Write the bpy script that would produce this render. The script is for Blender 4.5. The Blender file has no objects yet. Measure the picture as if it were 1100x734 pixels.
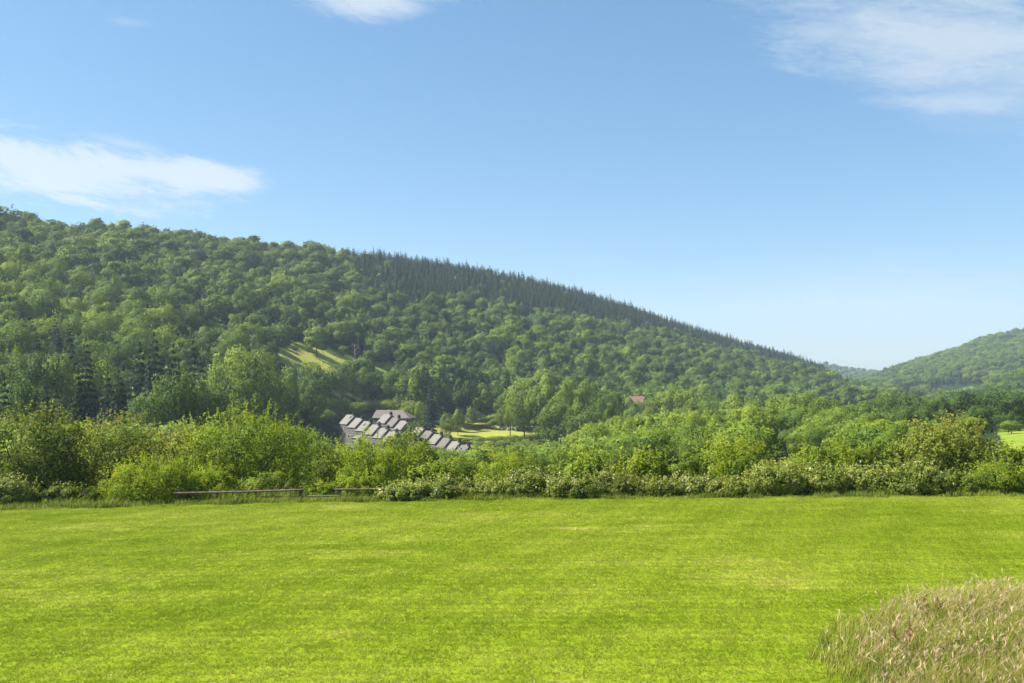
import bpy, math, random
import numpy as np
from mathutils import Vector

SC = bpy.context.scene
COL = SC.collection
RAD = math.radians
rng = np.random.default_rng(11)

# ------------------------------------------------------------------ camera
EYE = 6.0            # first-floor window above the lawn
FPX, HOR, CX = 952.0, 405.0, 550.0     # focal length / horizon / centre in photo pixels (1100 x 734)
cam = bpy.data.cameras.new("camera")
cam_o = bpy.data.objects.new("camera", cam)
COL.objects.link(cam_o)
cam.sensor_width = 36.0
cam.lens = 36.0 * FPX / 1100.0
cam.clip_start, cam.clip_end = 0.1, 20000.0
cam_o.location = (0, 0, EYE)
cam_o.rotation_euler = (RAD(90 + 2.286), 0, 0)
SC.camera = cam_o

# ------------------------------------------------------------------ sky
SUN_DIR = Vector((-0.64, -0.03, 0.78)).normalized()
SUN_EL = math.asin(SUN_DIR.z)
SUN_AZ = math.atan2(SUN_DIR.x, SUN_DIR.y)       # from +Y towards +X
world = bpy.data.worlds.new("World")
SC.world = world
world.use_nodes = True
wn, wl = world.node_tree.nodes, world.node_tree.links
wn.clear()
def WM(op, a, b=None, clamp=False):
    n = wn.new("ShaderNodeMath"); n.operation = op; n.use_clamp = clamp
    for i, v in enumerate((a, b)):
        if v is None: continue
        if isinstance(v, (int, float)): n.inputs[i].default_value = v
        else: wl.new(v, n.inputs[i])
    return n.outputs[0]
sky = wn.new("ShaderNodeTexSky")
sky.sky_type = 'NISHITA'
sky.sun_disc = False
sky.sun_elevation = SUN_EL
sky.sun_rotation = SUN_AZ
sky.altitude = 100
sky.air_density, sky.dust_density, sky.ozone_density = 1.0, 0.35, 2.5
tc = wn.new("ShaderNodeTexCoord")
sep = wn.new("ShaderNodeSeparateXYZ"); wl.new(tc.outputs["Generated"], sep.inputs[0])
AZ = WM('MULTIPLY', WM('ARCTAN2', sep.outputs[0], sep.outputs[1]), 57.29578)
EL = WM('MULTIPLY', WM('ARCSINE', sep.outputs[2]), 57.29578)
def cloud_noise(sx, sy, rot, scale, detail, seed, dist=0.6):
    # wispy streaks: stretched noise over azimuth / elevation of the real sky
    ca, sa = math.cos(RAD(rot)), math.sin(RAD(rot))
    u = WM('ADD', WM('MULTIPLY', AZ, ca / sx), WM('MULTIPLY', EL, sa / sx))
    v = WM('ADD', WM('MULTIPLY', AZ, -sa / sy), WM('MULTIPLY', EL, ca / sy))
    cmb = wn.new("ShaderNodeCombineXYZ")
    wl.new(u, cmb.inputs[0]); wl.new(v, cmb.inputs[1]); cmb.inputs[2].default_value = seed
    t = wn.new("ShaderNodeTexNoise")
    t.inputs["Scale"].default_value = scale; t.inputs["Detail"].default_value = detail
    t.inputs["Roughness"].default_value = 0.62; t.inputs["Distortion"].default_value = dist
    wl.new(cmb.outputs[0], t.inputs["Vector"])
    return t.outputs["Fac"]
def ellipse(az, el, wa, we, rot=0.0):
    ca, sa = math.cos(RAD(rot)), math.sin(RAD(rot))
    da, de = WM('SUBTRACT', AZ, az), WM('SUBTRACT', EL, el)
    u = WM('DIVIDE', WM('ADD', WM('MULTIPLY', da, ca), WM('MULTIPLY', de, sa)), wa)
    v = WM('DIVIDE', WM('ADD', WM('MULTIPLY', da, -sa), WM('MULTIPLY', de, ca)), we)
    r = WM('SQRT', WM('ADD', WM('MULTIPLY', u, u), WM('MULTIPLY', v, v)))
    return WM('SUBTRACT', 1.0, r)
def sky_at(px, py):
    u = (px - CX) / FPX
    return math.degrees(math.atan(u)), math.degrees(math.atan((HOR - py) / FPX / math.sqrt(1 + u * u)))
def cloud(px, py, wa, we, rot, nz, gain, soft, opacity):
    a, e = sky_at(px, py)
    m = WM('ADD', ellipse(a, e, wa, we, rot), WM('MULTIPLY', WM('SUBTRACT', nz, 0.5), gain))
    mr = wn.new("ShaderNodeMapRange"); mr.interpolation_type = 'SMOOTHSTEP'
    wl.new(m, mr.inputs[0])
    mr.inputs[1].default_value = 0.0; mr.inputs[2].default_value = soft
    mr.inputs[3].default_value = 0.0; mr.inputs[4].default_value = opacity
    return mr.outputs[0]
nF = cloud_noise(1.5, 0.34, -9, 1.0, 10, 1.3, 1.2)
def blend_noise(a, k): return WM('ADD', WM('MULTIPLY', a, 1 - k), WM('MULTIPLY', nF, k))
nA = blend_noise(cloud_noise(3.2, 1.15, -6, 0.85, 10, 3.1), .30)
nB = blend_noise(cloud_noise(5.0, 1.3, -10, 0.8, 10, 7.7), .34)
masks = [
    cloud(60, 180, 9.5, 2.2, -5, nA, 2.6, 0.70, 0.80),
    cloud(195, 186, 6.0, 1.2, -2, nA, 1.7, 0.60, 0.80),
    cloud(130, 205, 6.5, 1.5, -4, nB, 2.4, 1.3, 0.40),
    cloud(130, 152, 3.2, 0.5, -8, nB, 1.5, 1.0, 0.40),
    cloud(400, -8, 5.2, 1.7, 2, nB, 1.6, 0.8, 0.70),
    cloud(130, 18, 1.8, 0.4, 0, nB, 1.2, 1.4, 0.35),
    cloud(1020, 38, 14.0, 4.3, -15, nB, 2.0, 1.0, 0.66),
    cloud(1110, 60, 9.5, 5.2, -12, nB, 1.5, 1.3, 0.58),
    cloud(900, 28, 5.5, 1.2, -6, nA, 2.0, 1.2, 0.45),
    cloud(1045, 107, 6.0, 0.95, -9, nA, 1.8, 0.9, 0.50),
    cloud(950, 335, 19.0, 4.6, 0, nB, 1.3, 1.7, 0.74),
    cloud(740, 345, 24.0, 4.2, 0, nB, 1.2, 2.4, 0.40),
    cloud(640, 280, 3.0, 0.6, 0, nA, 1.2, 1.6, 0.15),
]
tot = masks[0]
for m in masks[1:]:
    tot = WM('MAXIMUM', tot, m)
mixc = wn.new("ShaderNodeMix"); mixc.data_type = 'RGBA'
hs = wn.new("ShaderNodeHueSaturation"); hs.inputs["Saturation"].default_value = 1.18; hs.inputs["Hue"].default_value = 0.490; hs.inputs["Value"].default_value = 0.96
wl.new(sky.outputs[0], hs.inputs["Color"])
gm = wn.new("ShaderNodeGamma"); gm.inputs[1].default_value = 0.74; wl.new(hs.outputs[0], gm.inputs[0])
mu = wn.new("ShaderNodeMix"); mu.data_type = 'RGBA'; mu.blend_type = 'MULTIPLY'; mu.inputs[0].default_value = 1.0
wl.new(gm.outputs[0], mu.inputs[6]); mu.inputs[7].default_value = (1.08, 1.29, 1.49, 1)
wl.new(tot, mixc.inputs[0]); wl.new(mu.outputs[2], mixc.inputs[6])
mixc.inputs[7].default_value = (4.6, 5.0, 5.25, 1)
bg = wn.new("ShaderNodeBackground"); bg.inputs[1].default_value = 0.062
wl.new(mixc.outputs[2], bg.inputs[0])
wo = wn.new("ShaderNodeOutputWorld"); wl.new(bg.outputs[0], wo.inputs[0])

# ------------------------------------------------------------------ sun, exposure
sun = bpy.data.lights.new("sun", 'SUN')
sun.energy = 5.0; sun.angle = RAD(0.53); sun.color = (1.0, 0.95, 0.86)
sun_o = bpy.data.objects.new("sun", sun); COL.objects.link(sun_o)
sun_o.rotation_euler = SUN_DIR.to_track_quat('Z', 'Y').to_euler()
sun_o.location = (-60, 20, 120)
SC.view_settings.view_transform = 'Standard'
SC.view_settings.look = 'None'
SC.view_settings.exposure = 1.48
SC.view_settings.gamma = 1.0
SC.cycles.use_denoising = True
SC.cycles.max_bounces = 6
SC.cycles.diffuse_bounces = 2
SC.cycles.transmission_bounces = 4
SC.cycles.volume_bounces = 0
SC.cycles.caustics_reflective = False; SC.cycles.caustics_refractive = False

# ================================================================== helpers
def tag(o, label=None, cat=None, group=None, kind=None):
    if label: o["label"] = label
    if cat: o["category"] = cat
    if group: o["group"] = group
    if kind: o["kind"] = kind
    return o

def empty(name, loc=(0, 0, 0), rz=0.0):
    e = bpy.data.objects.new(name, None)
    e.location = loc; e.rotation_euler = (0, 0, rz); e.empty_display_size = 0.3
    COL.objects.link(e)
    return e

def link(name, me, parent=None, loc=None):
    o = bpy.data.objects.new(name, me)
    COL.objects.link(o)
    if parent is not None: o.parent = parent
    if loc is not None: o.location = loc
    return o

class MB:
    """Collects quads / tris as numpy arrays; build() links ONE mesh."""
    def __init__(s):
        s.v, s.f, s.m, s.t, s.n = [], [], [], [], 0
    def add(s, verts, faces, mat=0, tint=0.5):
        verts = np.asarray(verts, float).reshape(-1, 3)
        faces = np.asarray(faces, int)
        s.v.append(verts); s.f.append(faces + s.n)
        k = len(faces)
        s.m.append(np.full(k, mat, int) if np.isscalar(mat) else np.asarray(mat, int))
        s.t.append(np.full(k, tint, float) if np.isscalar(tint) else np.asarray(tint, float))
        s.n += len(verts)
    def box(s, a, b, mat=0):
        x0, y0, z0 = a; x1, y1, z1 = b
        v = [(x0, y0, z0), (x1, y0, z0), (x1, y1, z0), (x0, y1, z0), (x0, y0, z1), (x1, y0, z1), (x1, y1, z1), (x0, y1, z1)]
        s.add(v, [(0, 3, 2, 1), (4, 5, 6, 7), (0, 1, 5, 4), (1, 2, 6, 5), (2, 3, 7, 6), (3, 0, 4, 7)], mat)
    def tube(s, pts, rad, sides=6, mat=0, tint=0.5):
        pts = np.asarray(pts, float); n = len(pts)
        rad = np.broadcast_to(np.asarray(rad, float), (n,))
        d = np.gradient(pts, axis=0); d /= np.linalg.norm(d, axis=1)[:, None] + 1e-9
        up = np.where(np.abs(d[:, 2:3]) > 0.9, np.array([[1.0, 0, 0]]), np.array([[0, 0, 1.0]]))
        a = np.cross(d, up); a /= np.linalg.norm(a, axis=1)[:, None]
        b = np.cross(d, a)
        th = np.linspace(0, 2 * np.pi, sides, endpoint=False)
        ring = pts[:, None] + rad[:, None, None] * (a[:, None] * np.cos(th)[None, :, None] + b[:, None] * np.sin(th)[None, :, None])
        f = []
        for i in range(n - 1):
            for j in range(sides):
                k = (j + 1) % sides
                f.append((i * sides + j, i * sides + k, (i + 1) * sides + k, (i + 1) * sides + j))
        s.add(ring.reshape(-1, 3), f, mat, tint)
    def mesh(s, name, mats, smooth=False):
        V = np.concatenate(s.v); T = np.concatenate(s.t); M = np.concatenate(s.m)
        tot = np.concatenate([np.full(len(f), f.shape[1]) for f in s.f])
        idx = np.concatenate([f.ravel() for f in s.f])
        return raw_mesh(name, V, idx, tot, M, T, mats, smooth)
    def build(s, name, mats, parent=None, loc=None, smooth=False):
        return link(name, s.mesh(name, mats, smooth), parent, loc)

def raw_mesh(name, V, idx, tot, M, T, mats, smooth=False, NR=None):
    me = bpy.data.meshes.new(name)
    me.vertices.add(len(V)); me.vertices.foreach_set("co", np.ascontiguousarray(V, np.float32).ravel())
    me.loops.add(len(idx)); me.loops.foreach_set("vertex_index", np.ascontiguousarray(idx, np.int32))
    me.polygons.add(len(tot))
    st = np.concatenate([[0], np.cumsum(tot)[:-1]])
    me.polygons.foreach_set("loop_start", st.astype(np.int32))
    for m in (mats if isinstance(mats, (list, tuple)) else [mats]): me.materials.append(m)
    me.update(calc_edges=True)
    me.polygons.foreach_set("material_index", M.astype(np.int32))
    me.polygons.foreach_set("use_smooth", np.full(len(tot), bool(smooth)))
    at = me.attributes.new("tint", 'FLOAT', 'FACE'); at.data.foreach_set("value", T.astype(np.float32))
    if NR is not None:
        at = me.attributes.new("nrm", 'FLOAT_VECTOR', 'FACE'); at.data.foreach_set("vector", np.ascontiguousarray(NR, np.float32).ravel())
    me.validate()
    return me

# ------------------------------------------------------------------ materials
def new_mat(name):
    m = bpy.data.materials.new(name); m.use_nodes = True
    m.node_tree.nodes.clear()
    return m, m.node_tree.nodes, m.node_tree.links
def N(nodes, kind, **kw):
    n = nodes.new(kind)
    for k, v in kw.items(): setattr(n, k, v)
    return n
def ramp(nodes, links, fac, stops, interp='LINEAR'):
    r = nodes.new("ShaderNodeValToRGB"); r.color_ramp.interpolation = interp
    while len(r.color_ramp.elements) < len(stops): r.color_ramp.elements.new(0.5)
    for e, (p, c) in zip(r.color_ramp.elements, stops): e.position = p; e.color = (*c, 1)
    links.new(fac, r.inputs[0])
    return r.outputs[0]
def mth(nodes, links, op, a, b):
    n = nodes.new("ShaderNodeMath"); n.operation = op
    for i, v in enumerate((a, b)):
        if isinstance(v, (int, float)): n.inputs[i].default_value = v
        else: links.new(v, n.inputs[i])
    return n.outputs[0]
def clump_normal(n, l, p, own=0.62):
    """Shading normal of a leaf: mostly that of the clump it belongs to (smoothed foliage normals), partly its own."""
    a = N(n, "ShaderNodeAttribute", attribute_name="nrm", attribute_type='GEOMETRY')
    vt = N(n, "ShaderNodeVectorTransform", vector_type='NORMAL', convert_from='OBJECT', convert_to='WORLD')
    l.new(a.outputs["Vector"], vt.inputs[0])
    g = N(n, "ShaderNodeNewGeometry")
    sc = N(n, "ShaderNodeVectorMath", operation='SCALE'); sc.inputs["Scale"].default_value = own; l.new(g.outputs["Normal"], sc.inputs[0])
    ad = N(n, "ShaderNodeVectorMath", operation='ADD'); l.new(vt.outputs[0], ad.inputs[0]); l.new(sc.outputs[0], ad.inputs[1])
    nm = N(n, "ShaderNodeVectorMath", operation='NORMALIZE'); l.new(ad.outputs[0], nm.inputs[0])
    l.new(nm.outputs[0], p.inputs["Normal"])
def leaf_mat(name, stops, vary=0.35, transl=0.36, rough=0.6, own=0.62, spec=0.12, tone_vary=0.0):
    """Foliage: colour by leaf tint (+ the tree's own tone), diffuse + translucent."""
    m, n, l = new_mat(name)
    at = N(n, "ShaderNodeAttribute", attribute_name="tint", attribute_type='GEOMETRY')
    f = mth(n, l, 'MULTIPLY', mth(n, l, 'SUBTRACT', at.outputs["Fac"], 0.5), vary)
    f = mth(n, l, 'ADD', f, 0.5)
    if tone_vary:
        tn = N(n, "ShaderNodeAttribute", attribute_name="tone", attribute_type='INSTANCER')
        f = mth(n, l, 'ADD', f, mth(n, l, 'MULTIPLY', mth(n, l, 'SUBTRACT', tn.outputs["Fac"], 0.5), tone_vary))
    col = ramp(n, l, f, stops)
    p = N(n, "ShaderNodeBsdfPrincipled")
    p.inputs["Roughness"].default_value = rough
    p.inputs["Specular IOR Level"].default_value = spec
    l.new(col, p.inputs["Base Color"])
    clump_normal(n, l, p, own)
    t = N(n, "ShaderNodeBsdfTranslucent")
    hs = N(n, "ShaderNodeHueSaturation"); hs.inputs["Hue"].default_value = 0.485; hs.inputs["Saturation"].default_value = 1.08; hs.inputs["Value"].default_value = 1.45
    l.new(col, hs.inputs["Color"]); l.new(hs.outputs[0], t.inputs[0])
    mx = N(n, "ShaderNodeMixShader"); mx.inputs[0].default_value = transl
    l.new(p.outputs[0], mx.inputs[1]); l.new(t.outputs[0], mx.inputs[2])
    o = N(n, "ShaderNodeOutputMaterial"); l.new(mx.outputs[0], o.inputs[0])
    return m
def plain_mat(name, col, rough=0.8, noise=0.25, scale=6.0, spec=0.3, metal=0.0, detail=6):
    m, n, l = new_mat(name)
    tcn = N(n, "ShaderNodeTexCoord")
    t = N(n, "ShaderNodeTexNoise"); t.inputs["Scale"].default_value = scale; t.inputs["Detail"].default_value = detail
    l.new(tcn.outputs["Object"], t.inputs["Vector"])
    a = tuple(c * (1 - noise) for c in col); b = tuple(min(1, c * (1 + noise)) for c in col)
    c = ramp(n, l, t.outputs["Fac"], [(0.3, a), (0.7, b)])
    p = N(n, "ShaderNodeBsdfPrincipled"); p.inputs["Roughness"].default_value = rough
    p.inputs["Specular IOR Level"].default_value = spec; p.inputs["Metallic"].default_value = metal
    l.new(c, p.inputs["Base Color"])
    bp = N(n, "ShaderNodeBump"); bp.inputs["Strength"].default_value = 0.3; bp.inputs["Distance"].default_value = 0.02; l.new(t.outputs["Fac"], bp.inputs["Height"])
    l.new(bp.outputs[0], p.inputs["Normal"])
    o = N(n, "ShaderNodeOutputMaterial"); l.new(p.outputs[0], o.inputs[0])
    return m

TREE_STOPS = [(0.0, (0.022, 0.048, 0.014)), (0.3, (0.054, 0.100, 0.016)), (0.55, (0.104, 0.164, 0.018)), (0.8, (0.170, 0.232, 0.021)), (1.0, (0.230, 0.280, 0.026))]
MAT = {}
MAT["tree"] = leaf_mat("broadleaf_leaves", TREE_STOPS, vary=0.50, tone_vary=0.85, transl=0.26, own=0.45)
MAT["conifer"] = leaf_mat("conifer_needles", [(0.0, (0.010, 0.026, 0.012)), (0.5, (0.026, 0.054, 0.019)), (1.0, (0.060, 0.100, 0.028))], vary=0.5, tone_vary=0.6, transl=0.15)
MAT["tree_far"] = leaf_mat("distant_broadleaf_leaves", TREE_STOPS, vary=0.42, tone_vary=0.85, transl=0.22, own=0.34)
MAT["bark"] = plain_mat("bark", (0.085, 0.065, 0.045), 0.95, 0.4, 9.0)
MAT["lime"] = leaf_mat("lime_leaves", [(0.0, (0.075, 0.130, 0.012)), (0.5, (0.165, 0.235, 0.014)), (1.0, (0.26, 0.30, 0.022))], vary=0.9, transl=0.4)
MAT["fresh"] = leaf_mat("fresh_leaves", [(0.0, (0.055, 0.100, 0.011)), (0.5, (0.130, 0.195, 0.014)), (1.0, (0.24, 0.28, 0.026))], vary=0.9, transl=0.4)
MAT["mid"] = leaf_mat("mid_leaves", [(0.0, (0.040, 0.078, 0.011)), (0.5, (0.110, 0.165, 0.015)), (1.0, (0.205, 0.250, 0.028))], vary=0.9, transl=0.36)
MAT["dark"] = leaf_mat("hawthorn_leaves", [(0.0, (0.022, 0.044, 0.010)), (0.5, (0.074, 0.112, 0.013)), (1.0, (0.21, 0.26, 0.026))], vary=1.0, transl=0.34)
MAT["olive"] = leaf_mat("olive_leaves", [(0.0, (0.060, 0.092, 0.014)), (0.5, (0.140, 0.182, 0.020)), (1.0, (0.25, 0.25, 0.040))], vary=1.0, transl=0.36)
MAT["bramble"] = leaf_mat("bramble_leaves", [(0.0, (0.044, 0.076, 0.012)), (0.5, (0.140, 0.190, 0.020)), (1.0, (0.30, 0.31, 0.070))], vary=1.0, transl=0.3)
MAT["rust"] = leaf_mat("rusty_shoot_leaves", [(0.0, (0.14, 0.105, 0.022)), (1.0, (0.25, 0.19, 0.04))], vary=1.0, transl=0.35)
MAT["blossom"] = leaf_mat("pale_blossom", [(0.0, (0.30, 0.28, 0.20)), (1.0, (0.60, 0.54, 0.46))], vary=1.0, transl=0.3)
MAT["long_grass"] = leaf_mat("long_grass_blades", [(0.0, (0.050, 0.090, 0.008)), (0.35, (0.150, 0.195, 0.018)), (0.65, (0.27, 0.265, 0.048)), (1.0, (0.46, 0.375, 0.145))], vary=1.0, transl=0.35)
MAT["seed"] = leaf_mat("grass_seed_heads", [(0.0, (0.27, 0.165, 0.105)), (0.5, (0.40, 0.28, 0.18)), (1.0, (0.50, 0.42, 0.23))], vary=1.0, transl=0.3)
MAT["dock"] = leaf_mat("dock_seeds", [(0.0, (0.10, 0.048, 0.022)), (1.0, (0.22, 0.115, 0.060))], vary=1.0, transl=0.15)
MAT["timber"] = plain_mat("weathered_timber", (0.115, 0.085, 0.060), 0.9, 0.45, 5.0)

# ================================================================== the lie of the land
def tab(xs, ys):
    xs, ys = np.array(xs, float), np.array(ys, float)
    return lambda x: np.interp(x, xs, ys)
def sstep(t): t = np.clip(t, 0, 1); return t * t * (3 - 2 * t)
lawn_tilt = tab([-140, -60, -25, -12, 0, 25, 60, 140], [-2.6, -1.6, -.62, -.26, -.08, .10, .25, .4])
base_fall = tab([0, 46, 49, 54, 62, 80, 110, 160, 250, 350, 500, 900, 2000, 9000], [0, 0, -.35, -1.2, -2.6, -5.2, -8.4, -12.3, -16.3, -19.5, -22, -21, -12, -8])
right_lift = tab([-900, 700, 800, 900, 1000, 1100, 1400, 3000], [0, 0, 1.2, 3.2, 6.2, 7.6, 9, 9])
lift_y = tab([46, 80, 130, 260, 420, 600], [0, .35, 1, 1, .4, 0])
# left hill
A_top = tab([-900, -300, -100, 0, 30, 75, 120, 150, 200, 270, 340, 385, 420, 450, 500, 560, 620, 680, 740, 800, 845, 880, 902, 925, 945, 965, 990],
            [160, 196, 216, 228, 232, 243, 239, 243, 251, 258, 264, 271, 270, 273, 281, 293, 308, 327, 348, 366, 378, 391, 404, 409, 420, 432, 450])
A_Y1 = tab([-900, 0, 150, 300, 450, 600, 750, 850, 910, 960], [520, 560, 620, 700, 800, 920, 1040, 1100, 1060, 980])
A_Y0 = tab([-900, -100, 0, 150, 260, 310, 360, 430, 500, 600, 750, 860, 960], [120, 140, 165, 210, 262, 298, 336, 395, 435, 455, 540, 640, 760])
dip_px = tab([340, 400, 470, 520, 600, 680], [0, .25, .85, 1, .8, 0])
dip_y = tab([120, 230, 345, 415], [0, 1, 1, 0])
A_crown = tab([-900, 380, 440, 900, 960], [9.5, 9.5, 15, 14, 11])
# far small hill in the gap, right hill, and its near shoulder
B_top = tab([760, 800, 860, 882, 905, 930, 940, 955, 1000, 1300], [425, 408, 395, 391, 398, 401, 400, 402, 405, 408])
C_top = tab([840, 880, 915, 930, 945, 960, 985, 1010, 1040, 1060, 1100, 1200, 1400, 1800], [440, 428, 414, 407, 402, 396, 387, 379, 369, 363, 354, 338, 318, 300])
D_top = tab([990, 1030, 1050, 1065, 1080, 1100, 1150, 1300, 1700], [432, 427, 421, 412, 404, 398, 388, 372, 356])
def noise2(x, y, s, seed):
    # smooth pseudo-noise out of a few sines
    r = np.random.default_rng(seed); out = 0
    for k in range(5):
        a = r.uniform(0, 2 * np.pi); f = (1.0 + 0.7 * k) / s; ph = r.uniform(0, 6.28)
        out = out + np.sin((x * np.cos(a) + y * np.sin(a)) * f * 6.28 + ph) / (1 + 0.6 * k)
    return out / 2.2
def hill(px, Y, top, Y1, Y0, crown, base, power=1.15):
    h = (HOR - top(px)) / FPX * Y1 + EYE - crown
    t = (Y - Y0) / (Y1 - Y0)
    up = base + (h - base) * np.clip(t, 0, 1) ** power
    after = h - (Y - Y1) * 0.05
    return np.where(t <= 0, -1e3, np.where(t <= 1, up, after))
def ground_z(X, Y):
    X = np.asarray(X, float); Y = np.asarray(Y, float)
    px = CX + FPX * X / np.maximum(Y, 25.0)
    zl = lawn_tilt(X) * np.clip(Y / 44.0, 0, 1) ** 1.2
    base = base_fall(Y) + zl * np.clip(1 - (Y - 46) / 40, 0, 1) + right_lift(px) * lift_y(Y)
    base = base - 9.5 * dip_px(px) * dip_y(Y) + noise2(X, Y, 90, 5) * np.clip((Y - 70) / 120, 0, 1) * 0.7
    rough = noise2(X, Y, 150, 9) * np.clip((Y - 200) / 400, 0, 1) * 4.0
    zA = hill(px, Y, A_top, A_Y1(px), A_Y0(px), A_crown(px), base) + rough * np.clip(1 - np.abs((Y - A_Y1(px)) / 120), 0, 1) * -0.5 + rough * 0.5
    zA = np.where(px > 975, -1e3, zA)
    z = np.maximum(base, zA)
    zC = hill(px, Y, C_top, 1750.0, 1000.0, 9.0, base, 1.0) + rough
    zD = hill(px, Y, D_top, 900.0, 620.0, 11.0, base, 0.9) + rough * 0.4
    zB = hill(px, Y, B_top, 2700.0, 1900.0, 6.0, base, 1.0) + rough * 0.5
    z = np.maximum(z, np.where(px > 835, zC, -1e3))
    z = np.maximum(z, np.where(px > 985, zD, -1e3))
    z = np.maximum(z, np.where(px > 755, zB, -1e3))
    return z
def proj(X, Y, Z):
    return CX + FPX * X / Y, HOR - FPX * (Z - EYE) / Y
def wx(px, Y): return (px - CX) / FPX * Y
def ray_ground(px, py, y0=60.0, y1=3500.0):
    Y = np.geomspace(y0, y1, 2600)
    _, q = proj(wx(px, Y), Y, ground_z(wx(px, Y), Y))
    k = np.nonzero(q <= py)[0]
    return float(Y[k[0]]) if len(k) else float(y1)
def in_poly(px, py, poly):
    px = np.asarray(px, float); py = np.asarray(py, float); c = np.zeros(px.shape, bool)
    n = len(poly)
    for i in range(n):
        x0, y0 = poly[i]; x1, y1 = poly[(i + 1) % n]
        if y0 == y1: continue
        c ^= ((y0 > py) != (y1 > py)) & (px < (x1 - x0) * (py - y0) / (y1 - y0) + x0)
    return c
# open meadows (outline as seen, depth range, kind of cover)
MEADOWS = [
    ([(303, 367), (333, 372), (368, 378), (380, 384), (356, 397), (320, 391), (302, 385)], 200, 900, 1.0),
    ([(403, 388), (424, 389), (422, 397), (404, 395)], 200, 900, 0.9),
    ([(470, 459), (491, 453), (506, 450), (527, 453), (538, 458), (582, 461), (584, 470), (540, 476), (500, 476), (480, 471)], 200, 900, 1.0),
    ([(1072, 463), (1130, 460), (1130, 492), (1084, 488)], 60, 400, 0.8),
    ([(812, 494), (862, 490), (862, 510), (812, 510)], 60, 400, 0.9),
    ([(101, 428), (110, 428), (111, 442), (100, 442)], 100, 600, 0.55),
    ([(222, 343), (236, 341), (238, 352), (224, 353)], 200, 900, 0.8),
    ([(1016, 421), (1040, 415), (1060, 417), (1052, 425), (1020, 426)], 500, 1700, 0.35),
    ([(0, 389), (14, 388), (14, 396), (0, 397)], 100, 700, 0.7),
]

# ================================================================== ground sheet
def build_ground():
    us = np.concatenate([np.linspace(-1.45, -0.62, 40)[:-1], np.linspace(-0.62, 0.62, 430), np.linspace(0.62, 1.45, 40)[1:]])
    Ys = np.concatenate([np.linspace(-70, 40, 24)[:-1], np.linspace(40, 130, 70)[:-1], np.geomspace(130, 4000, 330)])
    U, YY = np.meshgrid(us, Ys)
    X = U * np.maximum(YY, 60) if False else U * np.where(YY > 90, YY, 90 - (90 - YY) * 0.35)
    Z = ground_z(X, YY)
    Z = np.where(YY < 44, ground_z(X, np.maximum(YY, 1.0)), Z)
    nx, ny = len(us), len(Ys)
    V = np.stack([X, YY, Z], -1).reshape(-1, 3)
    i = np.arange((nx * ny)).reshape(ny, nx)
    F = np.stack([i[:-1, :-1], i[:-1, 1:], i[1:, 1:], i[1:, :-1]], -1).reshape(-1, 4)
    cov = np.zeros(len(V))
    ok = V[:, 1] > 60
    px = np.full(len(V), -1e4); py = px.copy()
    px[ok], py[ok] = proj(V[ok, 0], V[ok, 1], V[ok, 2])
    for poly, a, b, c in MEADOWS:
        q = np.array(poly, float); m_ = q.mean(0); q = m_ + (q - m_) * np.array([1.10, 1.35]) + np.array([0, 2.0])
        s = in_poly(px, py, [tuple(v) for v in q]) & (V[:, 1] > a) & (V[:, 1] < b)
        cov[s] = c
    cov[V[:, 1] < 60] = 0.55
    cov[(V[:, 1] > 1850) & (px > 840) & (px < 985)] = 0.42
    me = raw_mesh("ground", V, F.ravel(), np.full(len(F), 4), np.zeros(len(F)), np.zeros(len(F)), MAT["ground"], True)
    at = me.attributes.new("cover", 'FLOAT', 'POINT'); at.data.foreach_set("value", cov.astype(np.float32))
    return tag(link("ground", me), kind="structure")
def ground_material():
    m, n, l = new_mat("ground_soil_and_meadow")
    at = N(n, "ShaderNodeAttribute", attribute_name="cover")
    geo = N(n, "ShaderNodeNewGeometry")
    t = N(n, "ShaderNodeTexNoise"); t.inputs["Scale"].default_value = 0.12; t.inputs["Detail"].default_value = 10; t.inputs["Roughness"].default_value = 0.7
    l.new(geo.outputs["Position"], t.inputs["Vector"])
    f = mth(n, l, 'ADD', at.outputs["Fac"], mth(n, l, 'MULTIPLY', mth(n, l, 'SUBTRACT', t.outputs["Fac"], 0.5), 0.9))
    c = ramp(n, l, f, [(0.0, (0.016, 0.028, 0.008)), (0.15, (0.024, 0.042, 0.010)), (0.35, (0.085, 0.135, 0.025)), (0.6, (0.105, 0.165, 0.016)), (0.85, (0.170, 0.215, 0.020)), (1.0, (0.225, 0.225, 0.038))])
    p = N(n, "ShaderNodeBsdfPrincipled"); p.inputs["Roughness"].default_value = 0.95; p.inputs["Specular IOR Level"].default_value = 0.1
    l.new(c, p.inputs["Base Color"])
    bp = N(n, "ShaderNodeBump"); bp.inputs["Strength"].default_value = 0.6; bp.inputs["Distance"].default_value = 0.4
    l.new(t.outputs["Fac"], bp.inputs["Height"]); l.new(bp.outputs[0], p.inputs["Normal"])
    o = N(n, "ShaderNodeOutputMaterial"); l.new(p.outputs[0], o.inputs[0])
    return m
MAT["ground"] = ground_material()
build_ground()

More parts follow.
